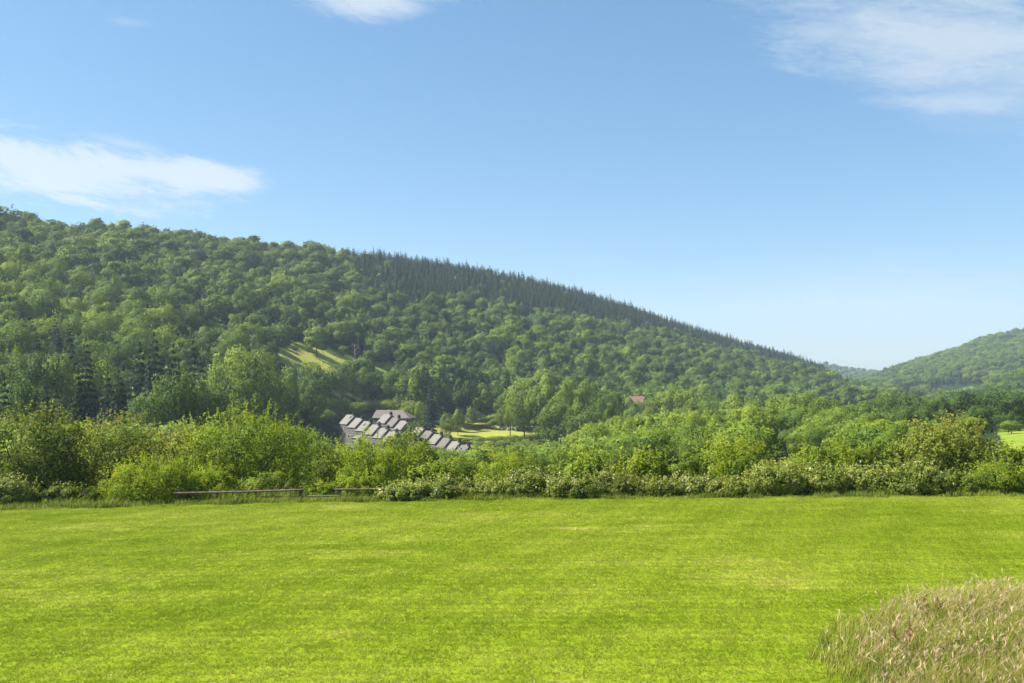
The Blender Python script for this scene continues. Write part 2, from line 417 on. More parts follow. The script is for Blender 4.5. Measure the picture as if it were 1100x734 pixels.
# ------------------------------------------------------------------ lawn: a sheet and its mown blades
def lawn_colour(n, l):
    geo = N(n, "ShaderNodeNewGeometry")
    def nz(scale, detail, stretch=1.0, rough=0.6):
        mp = N(n, "ShaderNodeMapping"); mp.inputs["Scale"].default_value = (1.0 / stretch, 1.0, 0.0)
        l.new(geo.outputs["Position"], mp.inputs[0])
        t = N(n, "ShaderNodeTexNoise"); t.inputs["Scale"].default_value = scale; t.inputs["Detail"].default_value = detail
        t.inputs["Roughness"].default_value = rough
        l.new(mp.outputs[0], t.inputs["Vector"])
        return t.outputs["Fac"]
    big = nz(0.10, 5, 2.2); med = nz(0.55, 6, 1.8, 0.7); fine = nz(5.0, 4, 1.2, 0.7)
    streak = nz(0.75, 4, 9.0, 0.6); dry = nz(0.22, 6, 2.6, 0.72)
    f = mth(n, l, 'ADD', mth(n, l, 'MULTIPLY', big, 0.70), mth(n, l, 'MULTIPLY', med, 0.55))
    f = mth(n, l, 'ADD', f, mth(n, l, 'MULTIPLY', streak, 0.28))
    d = mth(n, l, 'MULTIPLY', mth(n, l, 'SUBTRACT', dry, 0.57), 2.6); d.node.use_clamp = True
    f = mth(n, l, 'ADD', f, mth(n, l, 'MULTIPLY', d, 0.80))
    f = mth(n, l, 'SUBTRACT', f, 0.33)
    f = mth(n, l, 'ADD', f, mth(n, l, 'MULTIPLY', mth(n, l, 'SUBTRACT', fine, 0.5), 0.18))
    return f
LAWN = [(0.06, (0.080, 0.136, 0.004)), (0.36, (0.170, 0.236, 0.008)), (0.50, (0.226, 0.292, 0.014)), (0.64, (0.305, 0.330, 0.036)), (0.82, (0.43, 0.390, 0.140))]
def lawn_mats():
    m, n, l = new_mat("lawn_turf")
    f = lawn_colour(n, l)
    c = ramp(n, l, f, [(p, tuple(v * 0.75 for v in q)) for p, q in LAWN])
    p = N(n, "ShaderNodeBsdfPrincipled"); p.inputs["Roughness"].default_value = 0.95; p.inputs["Specular IOR Level"].default_value = 0.05
    l.new(c, p.inputs["Base Color"])
    o = N(n, "ShaderNodeOutputMaterial"); l.new(p.outputs[0], o.inputs[0])
    m2, n, l = new_mat("lawn_blades")
    f = lawn_colour(n, l)
    at = N(n, "ShaderNodeAttribute", attribute_name="tint")
    f = mth(n, l, 'ADD', f, mth(n, l, 'MULTIPLY', mth(n, l, 'SUBTRACT', at.outputs["Fac"], 0.5), 0.62))
    c = ramp(n, l, f, LAWN)
    p = N(n, "ShaderNodeBsdfPrincipled"); p.inputs["Roughness"].default_value = 0.6; p.inputs["Specular IOR Level"].default_value = 0.08
    l.new(c, p.inputs["Base Color"])
    clump_normal(n, l, p)
    t = N(n, "ShaderNodeBsdfTranslucent"); hs = N(n, "ShaderNodeHueSaturation"); hs.inputs["Value"].default_value = 1.3
    l.new(c, hs.inputs["Color"]); l.new(hs.outputs[0], t.inputs[0])
    mx = N(n, "ShaderNodeMixShader"); mx.inputs[0].default_value = 0.4
    l.new(p.outputs[0], mx.inputs[1]); l.new(t.outputs[0], mx.inputs[2])
    o = N(n, "ShaderNodeOutputMaterial"); l.new(mx.outputs[0], o.inputs[0])
    return m, m2
MAT["turf"], MAT["blade"] = lawn_mats()
def build_lawn():
    xs = np.linspace(-75, 75, 151); ys = np.linspace(-25, 44.4, 80)
    X, Y = np.meshgrid(xs, ys)
    Z = ground_z(X, np.maximum(Y, 1.0)) + 0.03
    nx, ny = len(xs), len(ys)
    V = np.stack([X, Y, Z], -1).reshape(-1, 3)
    i = np.arange(nx * ny).reshape(ny, nx)
    F = np.stack([i[:-1, :-1], i[:-1, 1:], i[1:, 1:], i[1:, :-1]], -1).reshape(-1, 4)
    me = raw_mesh("lawn", V, F.ravel(), np.full(len(F), 4), np.zeros(len(F)), np.zeros(len(F)), MAT["turf"], True)
    tag(link("lawn", me), kind="structure")
build_lawn()

# ------------------------------------------------------------------ scatter: prototypes and points live in ONE mesh, geometry nodes copy them
def scatter(name, protos, mats, P, which, rot, scale, tone):
    """protos: list of (V, F(quads), M, T). P: points. One object, kind stuff."""
    Vs, Fs, Ms, Ts, Ns, ids, off = [], [], [], [], [], [], 0
    for k, (V, F, M, T, NR) in enumerate(protos):
        Vs.append(V); Fs.append(F + off); Ms.append(M); Ts.append(T); Ns.append(NR); ids.append(np.full(len(V), k + 1)); off += len(V)
    npr = off
    V = np.concatenate(Vs + [P]); F = np.concatenate(Fs)
    me = raw_mesh(name, V, F.ravel(), np.full(len(F), 4), np.concatenate(Ms), np.concatenate(Ts), mats, NR=np.concatenate(Ns))
    n = len(P)
    def at(nm, typ, proto_val, vals, key="value"):
        a = me.attributes.new(nm, typ, 'POINT')
        a.data.foreach_set(key, np.concatenate([np.full((npr,) + vals.shape[1:], proto_val), vals]).ravel().astype(np.int32 if typ == 'INT' else np.float32))
    a = me.attributes.new("proto", 'INT', 'POINT'); a.data.foreach_set("value", np.concatenate(ids + [np.zeros(n)]).astype(np.int32))
    at("which", 'INT', 0, np.asarray(which)); at("rot", 'FLOAT_VECTOR', 0, np.asarray(rot, float), "vector"); at("size", 'FLOAT_VECTOR', 1, np.asarray(scale, float), "vector"); at("tone", 'FLOAT', .5, np.asarray(tone, float))
    o = link(name, me)
    g = bpy.data.node_groups.new(name + "_scatter", 'GeometryNodeTree')
    g.interface.new_socket("Geometry", in_out='INPUT', socket_type='NodeSocketGeometry')
    g.interface.new_socket("Geometry", in_out='OUTPUT', socket_type='NodeSocketGeometry')
    nd, lk = g.nodes, g.links
    gi, go = nd.new("NodeGroupInput"), nd.new("NodeGroupOutput")
    def named(nm, typ):
        q = nd.new("GeometryNodeInputNamedAttribute"); q.data_type = typ; q.inputs[0].default_value = nm
        return q.outputs[0]
    pid = named("proto", 'INT')
    def pick(k):
        c = nd.new("FunctionNodeCompare"); c.data_type = 'INT'; c.operation = 'EQUAL'
        lk.new(pid, c.inputs[2]); c.inputs[3].default_value = k
        s = nd.new("GeometryNodeSeparateGeometry"); s.domain = 'POINT'
        lk.new(gi.outputs[0], s.inputs[0]); lk.new(c.outputs[0], s.inputs[1])
        return s.outputs[0]
    jn = nd.new("GeometryNodeJoinGeometry")
    for k in range(len(protos)):
        t = nd.new("GeometryNodeGeometryToInstance"); lk.new(pick(k + 1), t.inputs[0]); lk.new(t.outputs[0], jn.inputs[0])
    ip = nd.new("GeometryNodeInstanceOnPoints")
    lk.new(pick(0), ip.inputs["Points"]); lk.new(jn.outputs[0], ip.inputs["Instance"])
    ip.inputs["Pick Instance"].default_value = True
    lk.new(named("which", 'INT'), ip.inputs["Instance Index"])
    er = nd.new("FunctionNodeEulerToRotation"); lk.new(named("rot", 'FLOAT_VECTOR'), er.inputs[0]); lk.new(er.outputs[0], ip.inputs["Rotation"])
    lk.new(named("size", 'FLOAT_VECTOR'), ip.inputs["Scale"])
    lk.new(ip.outputs[0], go.inputs[0])
    md = o.modifiers.new("scatter", 'NODES'); md.node_group = g
    return o

# ------------------------------------------------------------------ leaves
def unit(v): return v / (np.linalg.norm(v, axis=-1, keepdims=True) + 1e-9)
def leaf_quads(r, P, nrm, size, aspect=0.6, droop=0.0):
    """One kite-shaped, slightly folded leaf per point."""
    n = len(P)
    ref = unit(r.normal(size=(n, 3)))
    a = unit(np.cross(nrm, ref)); b = np.cross(nrm, a)
    if droop: a = unit(a + np.array([0, 0, -droop])); b = unit(np.cross(nrm, a))
    s = np.broadcast_to(np.asarray(size, float), (n,))[:, None]
    fold = nrm * s * r.uniform(-.12, .18, (n, 1))
    v0 = P - a * s * 0.5; v2 = P + a * s * 0.55
    v1 = P + b * s * aspect * 0.5 + a * s * .05 + fold; v3 = P - b * s * aspect * 0.5 + a * s * .05 + fold
    V = np.stack([v0, v1, v2, v3], 1).reshape(-1, 3)
    F = np.arange(4 * n).reshape(n, 4)
    return V, F
def blob_crown(r, R, zc, n_leaves, leaf, n_puffs, puff=(0.22, 0.40), low=-0.45, shoots=0, shoot_len=0.25, fill=0.12, power=1.0, upright=0.0, outward=0.75):
    """A crown of leaf clumps. R = (rx, ry, rz) around height zc."""
    R = np.array(R, float); rm = (R[0] * R[1] * R[2]) ** (1 / 3)
    d = unit(r.normal(size=(n_puffs * 6, 3)))
    d = d[d[:, 2] > low]
    # keep the clump centres apart
    keep = []
    for q in d:
        if len(keep) >= n_puffs: break
        if all(np.dot(q, k) < 1 - 0.42 * (6.0 / max(n_puffs, 6)) ** 1.0 for k in keep) or r.random() < .12: keep.append(q)
    d = np.array(keep); n_p = len(d)
    pr = r.uniform(puff[0], puff[1], n_p) * rm
    c = d * (R - pr[:, None] * 0.85) * r.uniform(0.80, 1.03, (n_p, 1)) + np.array([0, 0, zc])
    # a few inner clumps close the middle
    k = max(2, n_p // 5)
    ci = unit(r.normal(size=(k, 3))) * R * r.uniform(.05, .45, (k, 1)) + np.array([0, 0, zc])
    pri = np.full(k, puff[1] * 1.25 * rm)
    c = np.concatenate([c, ci]); pr = np.concatenate([pr, pri])
    ptint = np.concatenate([r.normal(.5, .17, n_p), np.full(k, .42)])
    w = pr ** 2; w[n_p:] *= .6; w /= w.sum()
    m = int(n_leaves * 1.25)
    pi = r.choice(len(c), m, p=w)
    dd = unit(r.normal(size=(m, 3)) + np.array([0, 0, .18]))
    rad = pr[pi] * np.where(r.random(m) < fill, r.uniform(.2, .8, m), r.uniform(.80, 1.08, m))
    sq = np.array([1.0, 1.0, 0.82 + upright])
    P = c[pi] + dd * rad[:, None] * sq
    # drop leaves buried inside other clumps
    best = np.zeros(m)
    for j in range(len(c)):
        q = 1 - np.linalg.norm((P - c[j]) / sq, axis=1) / pr[j]
        q[pi == j] = 0
        best = np.maximum(best, q)
    ok = (best < 0.35) | (r.random(m) < .10)
    P, dd, pi = P[ok][:n_leaves], dd[ok][:n_leaves], pi[ok][:n_leaves]
    T = ptint[pi] + r.normal(0, .20, len(P))
    nrm = unit(dd * outward + r.normal(size=P.shape) * .55 + np.array([0, 0, .25]))
    CNm = unit(dd * .75 + unit((P - np.array([0, 0, zc])) / R) * .60 + np.array([0, 0, .10]))
    if shoots:
        top = unit(r.normal(size=(shoots, 3)) + np.array([0, 0, .55]))
        s0 = top * R * .93 + np.array([0, 0, zc])
        dr = unit(top + np.array([0, 0, .55 + upright]) + r.normal(size=(shoots, 3)) * .35)
        ln = r.uniform(.4, 1.0, shoots) * shoot_len * rm
        q = max(6, int(shoot_len * rm / leaf * 2.2))
        tt = np.linspace(0, 1, q)
        SP = s0[:, None] + dr[:, None] * (ln[:, None] * tt[None])[..., None] + r.normal(size=(shoots, q, 3)) * leaf * .45
        SP = SP.reshape(-1, 3)
        P = np.concatenate([P, SP]); nrm = np.concatenate([nrm, unit(r.normal(size=SP.shape) + np.array([0, 0, .4]))])
        T = np.concatenate([T, r.normal(.72, .16, len(SP))])
        CNm = np.concatenate([CNm, np.repeat(unit(top + np.array([0, 0, .4])), q, 0)])
    ok = P[:, 2] > 0.05
    P, nrm, T, CNm = P[ok], nrm[ok], T[ok], CNm[ok]
    V, F = leaf_quads(r, P, nrm, leaf * r.uniform(.65, 1.35, len(P)))
    return V, F, np.zeros(len(F), int), np.clip(T, 0, 1), CNm
def merge(*parts):
    off = 0; out = [[], [], [], [], []]
    for V, F, M, T, NR in parts:
        out[0].append(V); out[1].append(F + off); out[2].append(M); out[3].append(T); out[4].append(NR); off += len(V)
    return tuple(np.concatenate(x) for x in out)
def mesh_of(name, part, mats):
    V, F, M, T, NR = part
    return raw_mesh(name, V, F.ravel(), np.full(len(F), F.shape[1]), M, T, mats, NR=NR)
def trunk_mb(r, h, rad, crown_r, limbs=6, z0=-0.6, split=.38, sides=7):
    mb = MB()
    zs = np.linspace(z0, h * .8, 7)
    wob = np.cumsum(r.normal(0, .02 * h / 6, (7, 2)), 0)
    pts = np.column_stack([wob, zs])
    mb.tube(pts, np.linspace(rad, rad * .25, 7), sides)
    for k in range(limbs):
        f = r.uniform(split, .7); i = f * 6; j = int(i)
        p0 = pts[j] + (pts[min(j + 1, 6)] - pts[j]) * (i - j)
        a = k * 2.4 + r.uniform(-.4, .4); L = crown_r * r.uniform(.55, .85)
        d = np.array([math.cos(a), math.sin(a), r.uniform(.5, 1.0)])
        q = [p0, p0 + d * L * .4 + np.array([0, 0, .05 * L]), p0 + d * L * .8 + np.array([0, 0, .2 * L])]
        mb.tube(q, [rad * .42, rad * .26, rad * .08], 5)
    return mb
def conifer(r, h, rad, n_leaves, leaf, levels=15, start=.06, droop=.25, ragged=.2, taper=1.0, tip=.03):
    """Whorls of boughs, each a fan of needle sprays."""
    zs = start + (1 - start) * np.linspace(0, 1, levels) ** .95
    P, Nn, T, Cn = [], [], [], []
    per = n_leaves / sum((1 - z) ** 1.0 * .9 + .1 for z in zs)
    for z in zs:
        reach = rad * ((1 - z) ** taper * (1 - tip) + tip) * r.uniform(1 - ragged, 1 + ragged * .4)
        nb = max(5, int(5 + 6 * (1 - z)))
        cnt = max(8, int(per * ((1 - z) * .9 + .1)))
        a = r.integers(0, nb, cnt) / nb * 2 * np.pi + z * 40 + r.normal(0, .13, cnt)
        ext = r.uniform(.75, 1.08, nb)
        t = np.sqrt(r.uniform(.03, 1, cnt)) * ext[r.integers(0, nb, cnt)]
        x, y = np.cos(a) * t * reach, np.sin(a) * t * reach
        zz = z * h - t ** 1.5 * reach * droop + r.normal(0, leaf * .28, cnt) + t * reach * .08
        P.append(np.column_stack([x, y, zz]))
        Nn.append(unit(np.column_stack([np.cos(a) * .35, np.sin(a) * .35, np.full(cnt, .8)]) + r.normal(size=(cnt, 3)) * .4))
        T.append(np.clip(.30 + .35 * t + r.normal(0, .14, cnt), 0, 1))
        Cn.append(unit(np.column_stack([np.cos(a), np.sin(a), np.full(cnt, .55)]) + r.normal(size=(cnt, 3)) * .25))
    P = np.concatenate(P); Nn = np.concatenate(Nn); T = np.concatenate(T)
    s = leaf * r.uniform(.7, 1.3, len(P)) * np.clip(1.15 - P[:, 2] / h * .55, .4, 1.2)
    V, F = leaf_quads(r, P, Nn, s, .5, .15)
    return V, F, np.zeros(len(F), int), T, np.concatenate(Cn)

# tree prototypes, all 10 m tall with about 4 m crown radius; scaled when planted
FAR_B, NEAR_B, FAR_C, NEAR_C = [], [], [], []
def warp(part, r, amp):
    """Lopsided crowns: push the whole crown about with a slow random field."""
    V, F, M, T, NR = part
    ph = r.uniform(0, 6.28, (3, 3)); fr = r.uniform(.35, .75, (3, 3))
    off = np.column_stack([np.sin(V @ fr[i] + ph[i, 0]) + .5 * np.sin(V @ (fr[i][::-1] * 1.9) + ph[i, 1]) for i in range(3)])
    k = np.clip(V[:, 2:3] / 10, 0, 1)
    V = V + off * amp * np.array([1, 1, .55]) * k
    c = V.reshape(-1, 4, 3).mean(1); top = np.percentile(c[:, 2], 99.5)
    V[:, 2] *= 10 / max(top, 1)
    return V, F, M, T, NR
NFAR = 14
for k in range(NFAR):
    r = np.random.default_rng(100 + k)
    w = r.uniform(3.3, 5.0); hz = r.uniform(3.7, 5.0)
    npf = (9, 13, 18, 26, 34, 15, 22)[k % 7]; big = (.50, .46, .42, .36, .30, .48, .38)[k % 7]
    FAR_B.append(warp(blob_crown(r, (w, w * r.uniform(.8, 1.2), hz), 10 - hz - .1, 2600, .50, npf, (.20, big), -.7, 14, .28), r, .55))
for k in range(9):
    r = np.random.default_rng(200 + k)
    w = r.uniform(3.3, 4.8); hz = r.uniform(4.1, 4.75)
    NEAR_B.append(blob_crown(r, (w, w * r.uniform(.9, 1.1), hz), 10 - hz - .1, 7500, .28, 18 + 7 * (k % 4), (.17, .44 - .05 * (k % 3)), -.95, 30, .26, upright=.12 * (k % 3)))
    NEAR_B[-1] = warp(NEAR_B[-1], r, .50)
for k in range(5):
    r = np.random.default_rng(300 + k)
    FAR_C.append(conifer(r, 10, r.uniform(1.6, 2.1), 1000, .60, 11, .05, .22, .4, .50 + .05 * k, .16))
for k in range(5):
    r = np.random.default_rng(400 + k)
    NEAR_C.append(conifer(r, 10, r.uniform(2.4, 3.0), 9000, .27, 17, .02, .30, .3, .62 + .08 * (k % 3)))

# ================================================================== planting
TREES = []     # dict per tree: X, Y, z, h (height), w (crown radius), type, tone, label bits
def plant(X, Y, h, w, kind, tone, **kw):
    z = float(ground_z(X, Y)) if 'z' not in kw else kw.pop('z')
    TREES.append(dict(X=float(X), Y=float(Y), z=z, h=float(h), w=float(w), kind=kind, tone=float(tone), **kw))
def plant_px(px, top, wpx, kind, tone, Y=None, base=None, **kw):
    """A tree at a bearing; its depth from the ground it stands on (base) or given."""
    if Y is None: Y = ray_ground(px, base)
    X = wx(px, Y); z = float(ground_z(X, Y))
    h = EYE + (HOR - top) / FPX * Y - z
    h = max(h, 1.5)
    plant(X, Y, h, max(wpx / 2 / FPX * Y, h * (.30 if kind == 'broadleaf' else .21)), kind, tone, fixed=True, **kw)
B, CN = 'broadleaf', 'conifer'
# the ones the picture singles out -------------------------------------------------
plant_px(340, 350, 30, B, .66, base=384, label="lone pale green tree standing in the open hillside meadow")
plant_px(296, 347, 46, B, .30, base=386, label="big dark rounded tree at the meadow's uphill end on the hillside")
plant_px(369, 372, 13, B, .40, base=383, label="small round bush at the edge of the hillside meadow")
plant_px(250, 306, 16, CN, .45, base=334, label="single pointed conifer rising among round trees halfway up the hill")
plant_px(462, 412, 20, CN, .25, Y=392, label="tall dark pointed conifer standing behind the terraced roofs")
plant_px(411, 362, 24, B, .34, base=396, tall=1, label="dark upright tree at the foot of the hill beside a paler one")
plant_px(424, 366, 18, B, .42, base=392, tall=1)
plant_px(440, 368, 34, B, .48, base=396)
for px, tp, w, t, Y in [(548, 418, 26, .70, 405), (563, 408, 34, .72, 385), (586, 404, 38, .70, 372), (610, 410, 36, .74, 362), (633, 410, 40, .70, 366), (655, 416, 34, .66, 380),
                        (600, 428, 44, .52, 338), (626, 432, 46, .50, 330), (648, 426, 34, .60, 345), (574, 434, 30, .62, 410)]:
    plant_px(px, tp, w, B, t, Y=Y, tall=1, grp='birches')
for px, tp, w, t, Y in [(492, 440, 15, .80, 408), (507, 437, 13, .78, 440), (516, 447, 26, .74, 452), (534, 445, 30, .70, 446), (500, 446, 18, .7, 445), (551, 440, 22, .6, 436), (566, 443, 26, .5, 425), (480, 444, 12, .66, 400)]:
    plant_px(px, tp, w, B, t, Y=Y, grp='meadow trees')
for px, tp, w, t, Y in [(400, 430, 26, .64, 412), (420, 429, 28, .70, 414), (440, 430, 26, .78, 412), (452, 432, 20, .7, 408), (384, 432, 22, .5, 398), (362, 427, 30, .45, 372), (342, 424, 32, .5, 360), (318, 424, 34, .52, 345), (350, 440, 26, .42, 352), (336, 446, 20, .5, 340)]:
    plant_px(px, tp, w, B, min(t + .14, .9), Y=Y, grp='roof trees')
# dark conifers and broadleaves at the foot of the left hill
for px, tp, w, t, Y in [(84, 402, 38, .60, 165), (50, 412, 24, .42, 172), (5, 410, 30, .35, 168), (128, 402, 34, .20, 185), (92, 368, 24, .18, 232), (74, 362, 18, .2, 240), (150, 372, 28, .22, 225), (165, 362, 26, .25, 240), (186, 374, 26, .25, 230), (207, 370, 30, .16, 235), (215, 388, 28, .14, 215), (160, 392, 30, .22, 205), (116, 404, 26, .14, 192)]:
    plant_px(px, tp - 3, w * 1.35, CN, t * .7, Y=Y - 14, grp='dark conifers')
for px, tp, w, t, Y in [(34, 378, 46, .22, 205), (14, 372, 34, .60, 235), (62, 380, 44, .55, 215), (105, 386, 20, .66, 222), (186, 402, 34, .36, 180), (208, 405, 32, .36, 185), (224, 412, 26, .40, 190), (163, 420, 30, .34, 165), (28, 410, 30, .25, 170), (240, 390, 24, .55, 235), (262, 372, 40, .7, 265), (285, 398, 46, .62, 270), (258, 408, 40, .5, 230), (305, 404, 40, .5, 290), (330, 408, 44, .42, 315)]:
    plant_px(px, tp, w, B, t, Y=Y, grp='hill foot trees')
for px, tp, w, t, Y in [(662, 428, 26, .62, 440), (672, 429, 30, .68, 434), (694, 430, 32, .62, 428), (706, 426, 30, .6, 436), (682, 432, 24, .66, 426), (702, 417, 14, .5, 500), (684, 437, 34, .66, 418)]:
    plant_px(px, tp, w, B, t, Y=Y, grp='valley trees')
plant_px(676, 427, 15, B, .62, Y=424, grp='valley trees')
# dark woods at the hill's foot beyond the meadow
for px, tp, w, t, Y in [(488, 390, 40, .25, 470), (510, 396, 34, .22, 480), (530, 398, 34, .25, 490), (470, 392, 34, .5, 450), (520, 412, 24, .6, 462), (452, 392, 30, .58, 430), (500, 404, 30, .3, 465), (540, 402, 30, .26, 470)]:
    plant_px(px, tp, w, B, t, Y=Y, grp='meadow edge wood')
for px, tp, w, t, Y in [(478, 468, 20, .6, 398), (496, 470, 24, .66, 392), (514, 469, 26, .6, 392), (533, 468, 28, .5, 392), (552, 467, 26, .62, 395), (570, 466, 26, .55, 395), (588, 464, 24, .6, 392), (543, 472, 30, .45, 372), (520, 474, 30, .55, 372), (566, 473, 34, .5, 372)]:
    plant_px(px, tp, w, B, t, Y=Y, grp='meadow trees')
# mid valley, right half
for px, tp, w, t, Y in [(688, 415, 26, .50, 520), (700, 438, 40, .60, 300), (722, 414, 40, .74, 400), (745, 416, 40, .66, 390), (764, 424, 34, .62, 370), (690, 448, 44, .56, 255), (720, 446, 46, .46, 250), (752, 440, 46, .40, 260), (735, 432, 36, .55, 320), (665, 446, 36, .62, 280), (640, 462, 30, .50, 235), (676, 462, 40, .50, 215),
                        (776, 462, 30, .70, 160), (790, 424, 44, .68, 330), (812, 430, 44, .66, 300), (806, 446, 42, .52, 250), (838, 424, 46, .68, 280), (838, 440, 48, .55, 225), (862, 422, 46, .66, 275), (866, 438, 50, .46, 212), (893, 428, 52, .62, 240), (905, 438, 52, .50, 215), (925, 430, 44, .62, 240), (936, 444, 46, .60, 205), (882, 444, 44, .48, 205), (848, 462, 40, .5, 180), (820, 462, 38, .6, 180), (788, 448, 36, .5, 215)]:
    plant_px(px, tp, w, B, t, Y=Y, grp='valley trees')
for px, tp, w, t, Y in [(955, 420, 40, .40, 262), (980, 422, 42, .28, 250), (1003, 426, 36, .22, 240), (1031, 419, 46, .24, 248), (1064, 417, 48, .18, 245), (1093, 421, 46, .22, 240), (1120, 420, 50, .36, 240), (968, 436, 34, .34, 225), (992, 438, 30, .3, 222), (1012, 440, 24, .26, 225), (1052, 436, 34, .26, 228), (1082, 442, 30, .3, 222)]:
    plant_px(px, tp, w, B, t, Y=Y, grp='tree line')
plant_px(1043, 446, 40, B, .68, Y=128, label="neatly rounded pale green tree in front of the dark tree line")
plant_px(1085, 452, 24, B, .66, Y=170, label="small pale bush-like tree at the foot of the dark tree line")
plant_px(1003, 450, 12, B, .5, Y=195, label="tiny round tree in front of the dark tree line's trunks")

def bare_tree(px, base, top):
    Y = ray_ground(px, base); X = wx(px, Y); h = (base - top) / FPX * Y
    e = empty("bare_tree", (X, Y, float(ground_z(X, Y)))); tag(e, "leafless grey tree standing at the edge of the hillside meadow", "tree")
    r = np.random.default_rng(77)
    mb = MB(); mb.tube([(0, 0, -.5), (.1, 0, h * .5), (0, .1, h)], [.28, .16, .03], 7); mb.build("trunk", MAT["deadwood"], e)
    for k in range(16):
        a = k * 2.4; z = h * r.uniform(.3, .9); L = h * .36 * (1.15 - z / h)
        m = MB(); d = np.array([math.cos(a), math.sin(a), r.uniform(.5, 1.2)])
        p = np.array([0, 0, z]); m.tube([p, p + d * L * .5, p + d * L + np.array([0, 0, .2 * L])], [.10, .06, .02], 5)
        for q in range(4):
            d2 = d + r.normal(0, .6, 3); s0 = p + d * L * r.uniform(.3, .9); m.tube([s0, s0 + d2 * L * .35], [.04, .012], 4)
        m.build("branch", MAT["deadwood"], e)
MAT["deadwood"] = plain_mat("grey_dead_wood", (0.20, 0.18, 0.16), 0.9, 0.3, 4.0)
bare_tree(381, 390, 368)
# woods over the hills --------------------------------------------------------------
con_bot = tab([380, 400, 440, 470, 500, 560, 640, 714, 800, 850, 905], [286, 316, 330, 326, 322, 330, 342, 353, 377, 391, 407])
fill_top = tab([-200, 0, 100, 200, 300, 335, 345, 360, 455, 470, 500, 540, 600, 640, 680, 740, 800, 940, 950, 1100, 1300],
               [440, 450, 455, 455, 455, 462, 470, 482, 482, 482, 484, 480, 472, 452, 446, 440, 436, 436, 436, 436, 436])
HOUSE_ZONE = [(325, 425), (470, 425), (520, 462), (520, 500), (325, 500)]
def clear_of_meadows(px, base, top, wpx, Y):
    for poly, a, b, c in MEADOWS:
        xs = [p[0] for p in poly]; ys = [p[1] for p in poly]
        if Y > b: continue
        if px + wpx / 2 < min(xs) or px - wpx / 2 > max(xs) or base < min(ys) or top > max(ys): continue
        qx = np.array([-.45, 0, .45, -.3, .3, 0, -.45, .45, 0]) * wpx + px
        qy = top + (base - top) * np.array([.45, .1, .45, .2, .2, .55, .8, .8, 1.0])
        if in_poly(qx, qy, poly).any(): return False
    return True
def grid_points(y0, y1, s, umin=-.70, umax=.70):
    r = np.random.default_rng(int(y0 * 7 + s * 100))
    Y = np.arange(y0, y1, s)
    out = []
    for k, y in enumerate(Y):
        x = np.arange(umin * y, umax * y, s) + (k % 2) * s / 2
        out.append(np.column_stack([x + r.uniform(-.42, .42, len(x)) * s, y + r.uniform(-.42, .42, len(x)) * s]))
    return np.concatenate(out)
fixed = np.array([[t['X'], t['Y'], t['w']] for t in TREES])
r = np.random.default_rng(77)
def near_fixed(X, Y, w):
    d = np.hypot(fixed[:, 0] - X, fixed[:, 1] - Y)
    return bool((d < (fixed[:, 2] + w) * .62).any())
def tone_at(X, Y):
    return .44 + .20 * float(noise2(np.array(X), np.array(Y), 70, 21)) + r.normal(0, .12)
def varied_points():
    """Crowns of mixed size, packed the way a natural canopy is: big ones first, small ones in the gaps."""
    q = np.random.default_rng(314)
    cells, out = {}, []
    for Rr, dens in ((9.0, .05), (7.8, .12), (6.6, .25), (5.6, .35), (4.6, .55), (3.7, .9), (2.9, 1.1)):
        n = int(1.34e6 / Rr ** 2 * dens * .8)
        Y = np.sqrt(q.uniform(88 ** 2, 1200 ** 2, n)); X = q.uniform(-.93, .80, n) * Y
        px = CX + FPX * X / Y
        ok = (px > -330) & (px < 1300) & (Y < np.where(px < 965, A_Y1(px) + 40, 960))
        ok &= ~((Y < 330) & (Rr > 7)) 
        for x, y in zip(X[ok], Y[ok]):
            rr_ = Rr * q.uniform(.92, 1.08); cx, cy = int(x // 18), int(y // 18); good = True
            for i in (-1, 0, 1):
                for j in (-1, 0, 1):
                    for (a_, b_, c_) in cells.get((cx + i, cy + j), ()):
                        if (a_ - x) ** 2 + (b_ - y) ** 2 < (.70 * (rr_ + c_)) ** 2: good = False; break
                    if not good: break
                if not good: break
            if good:
                cells.setdefault((cx, cy), []).append((x, y, rr_)); out.append((x, y, rr_))
    return np.array(out)
VP = varied_points()
zz = ground_z(VP[:, 0], VP[:, 1]); ppx, ppy = proj(VP[:, 0], VP[:, 1], zz)
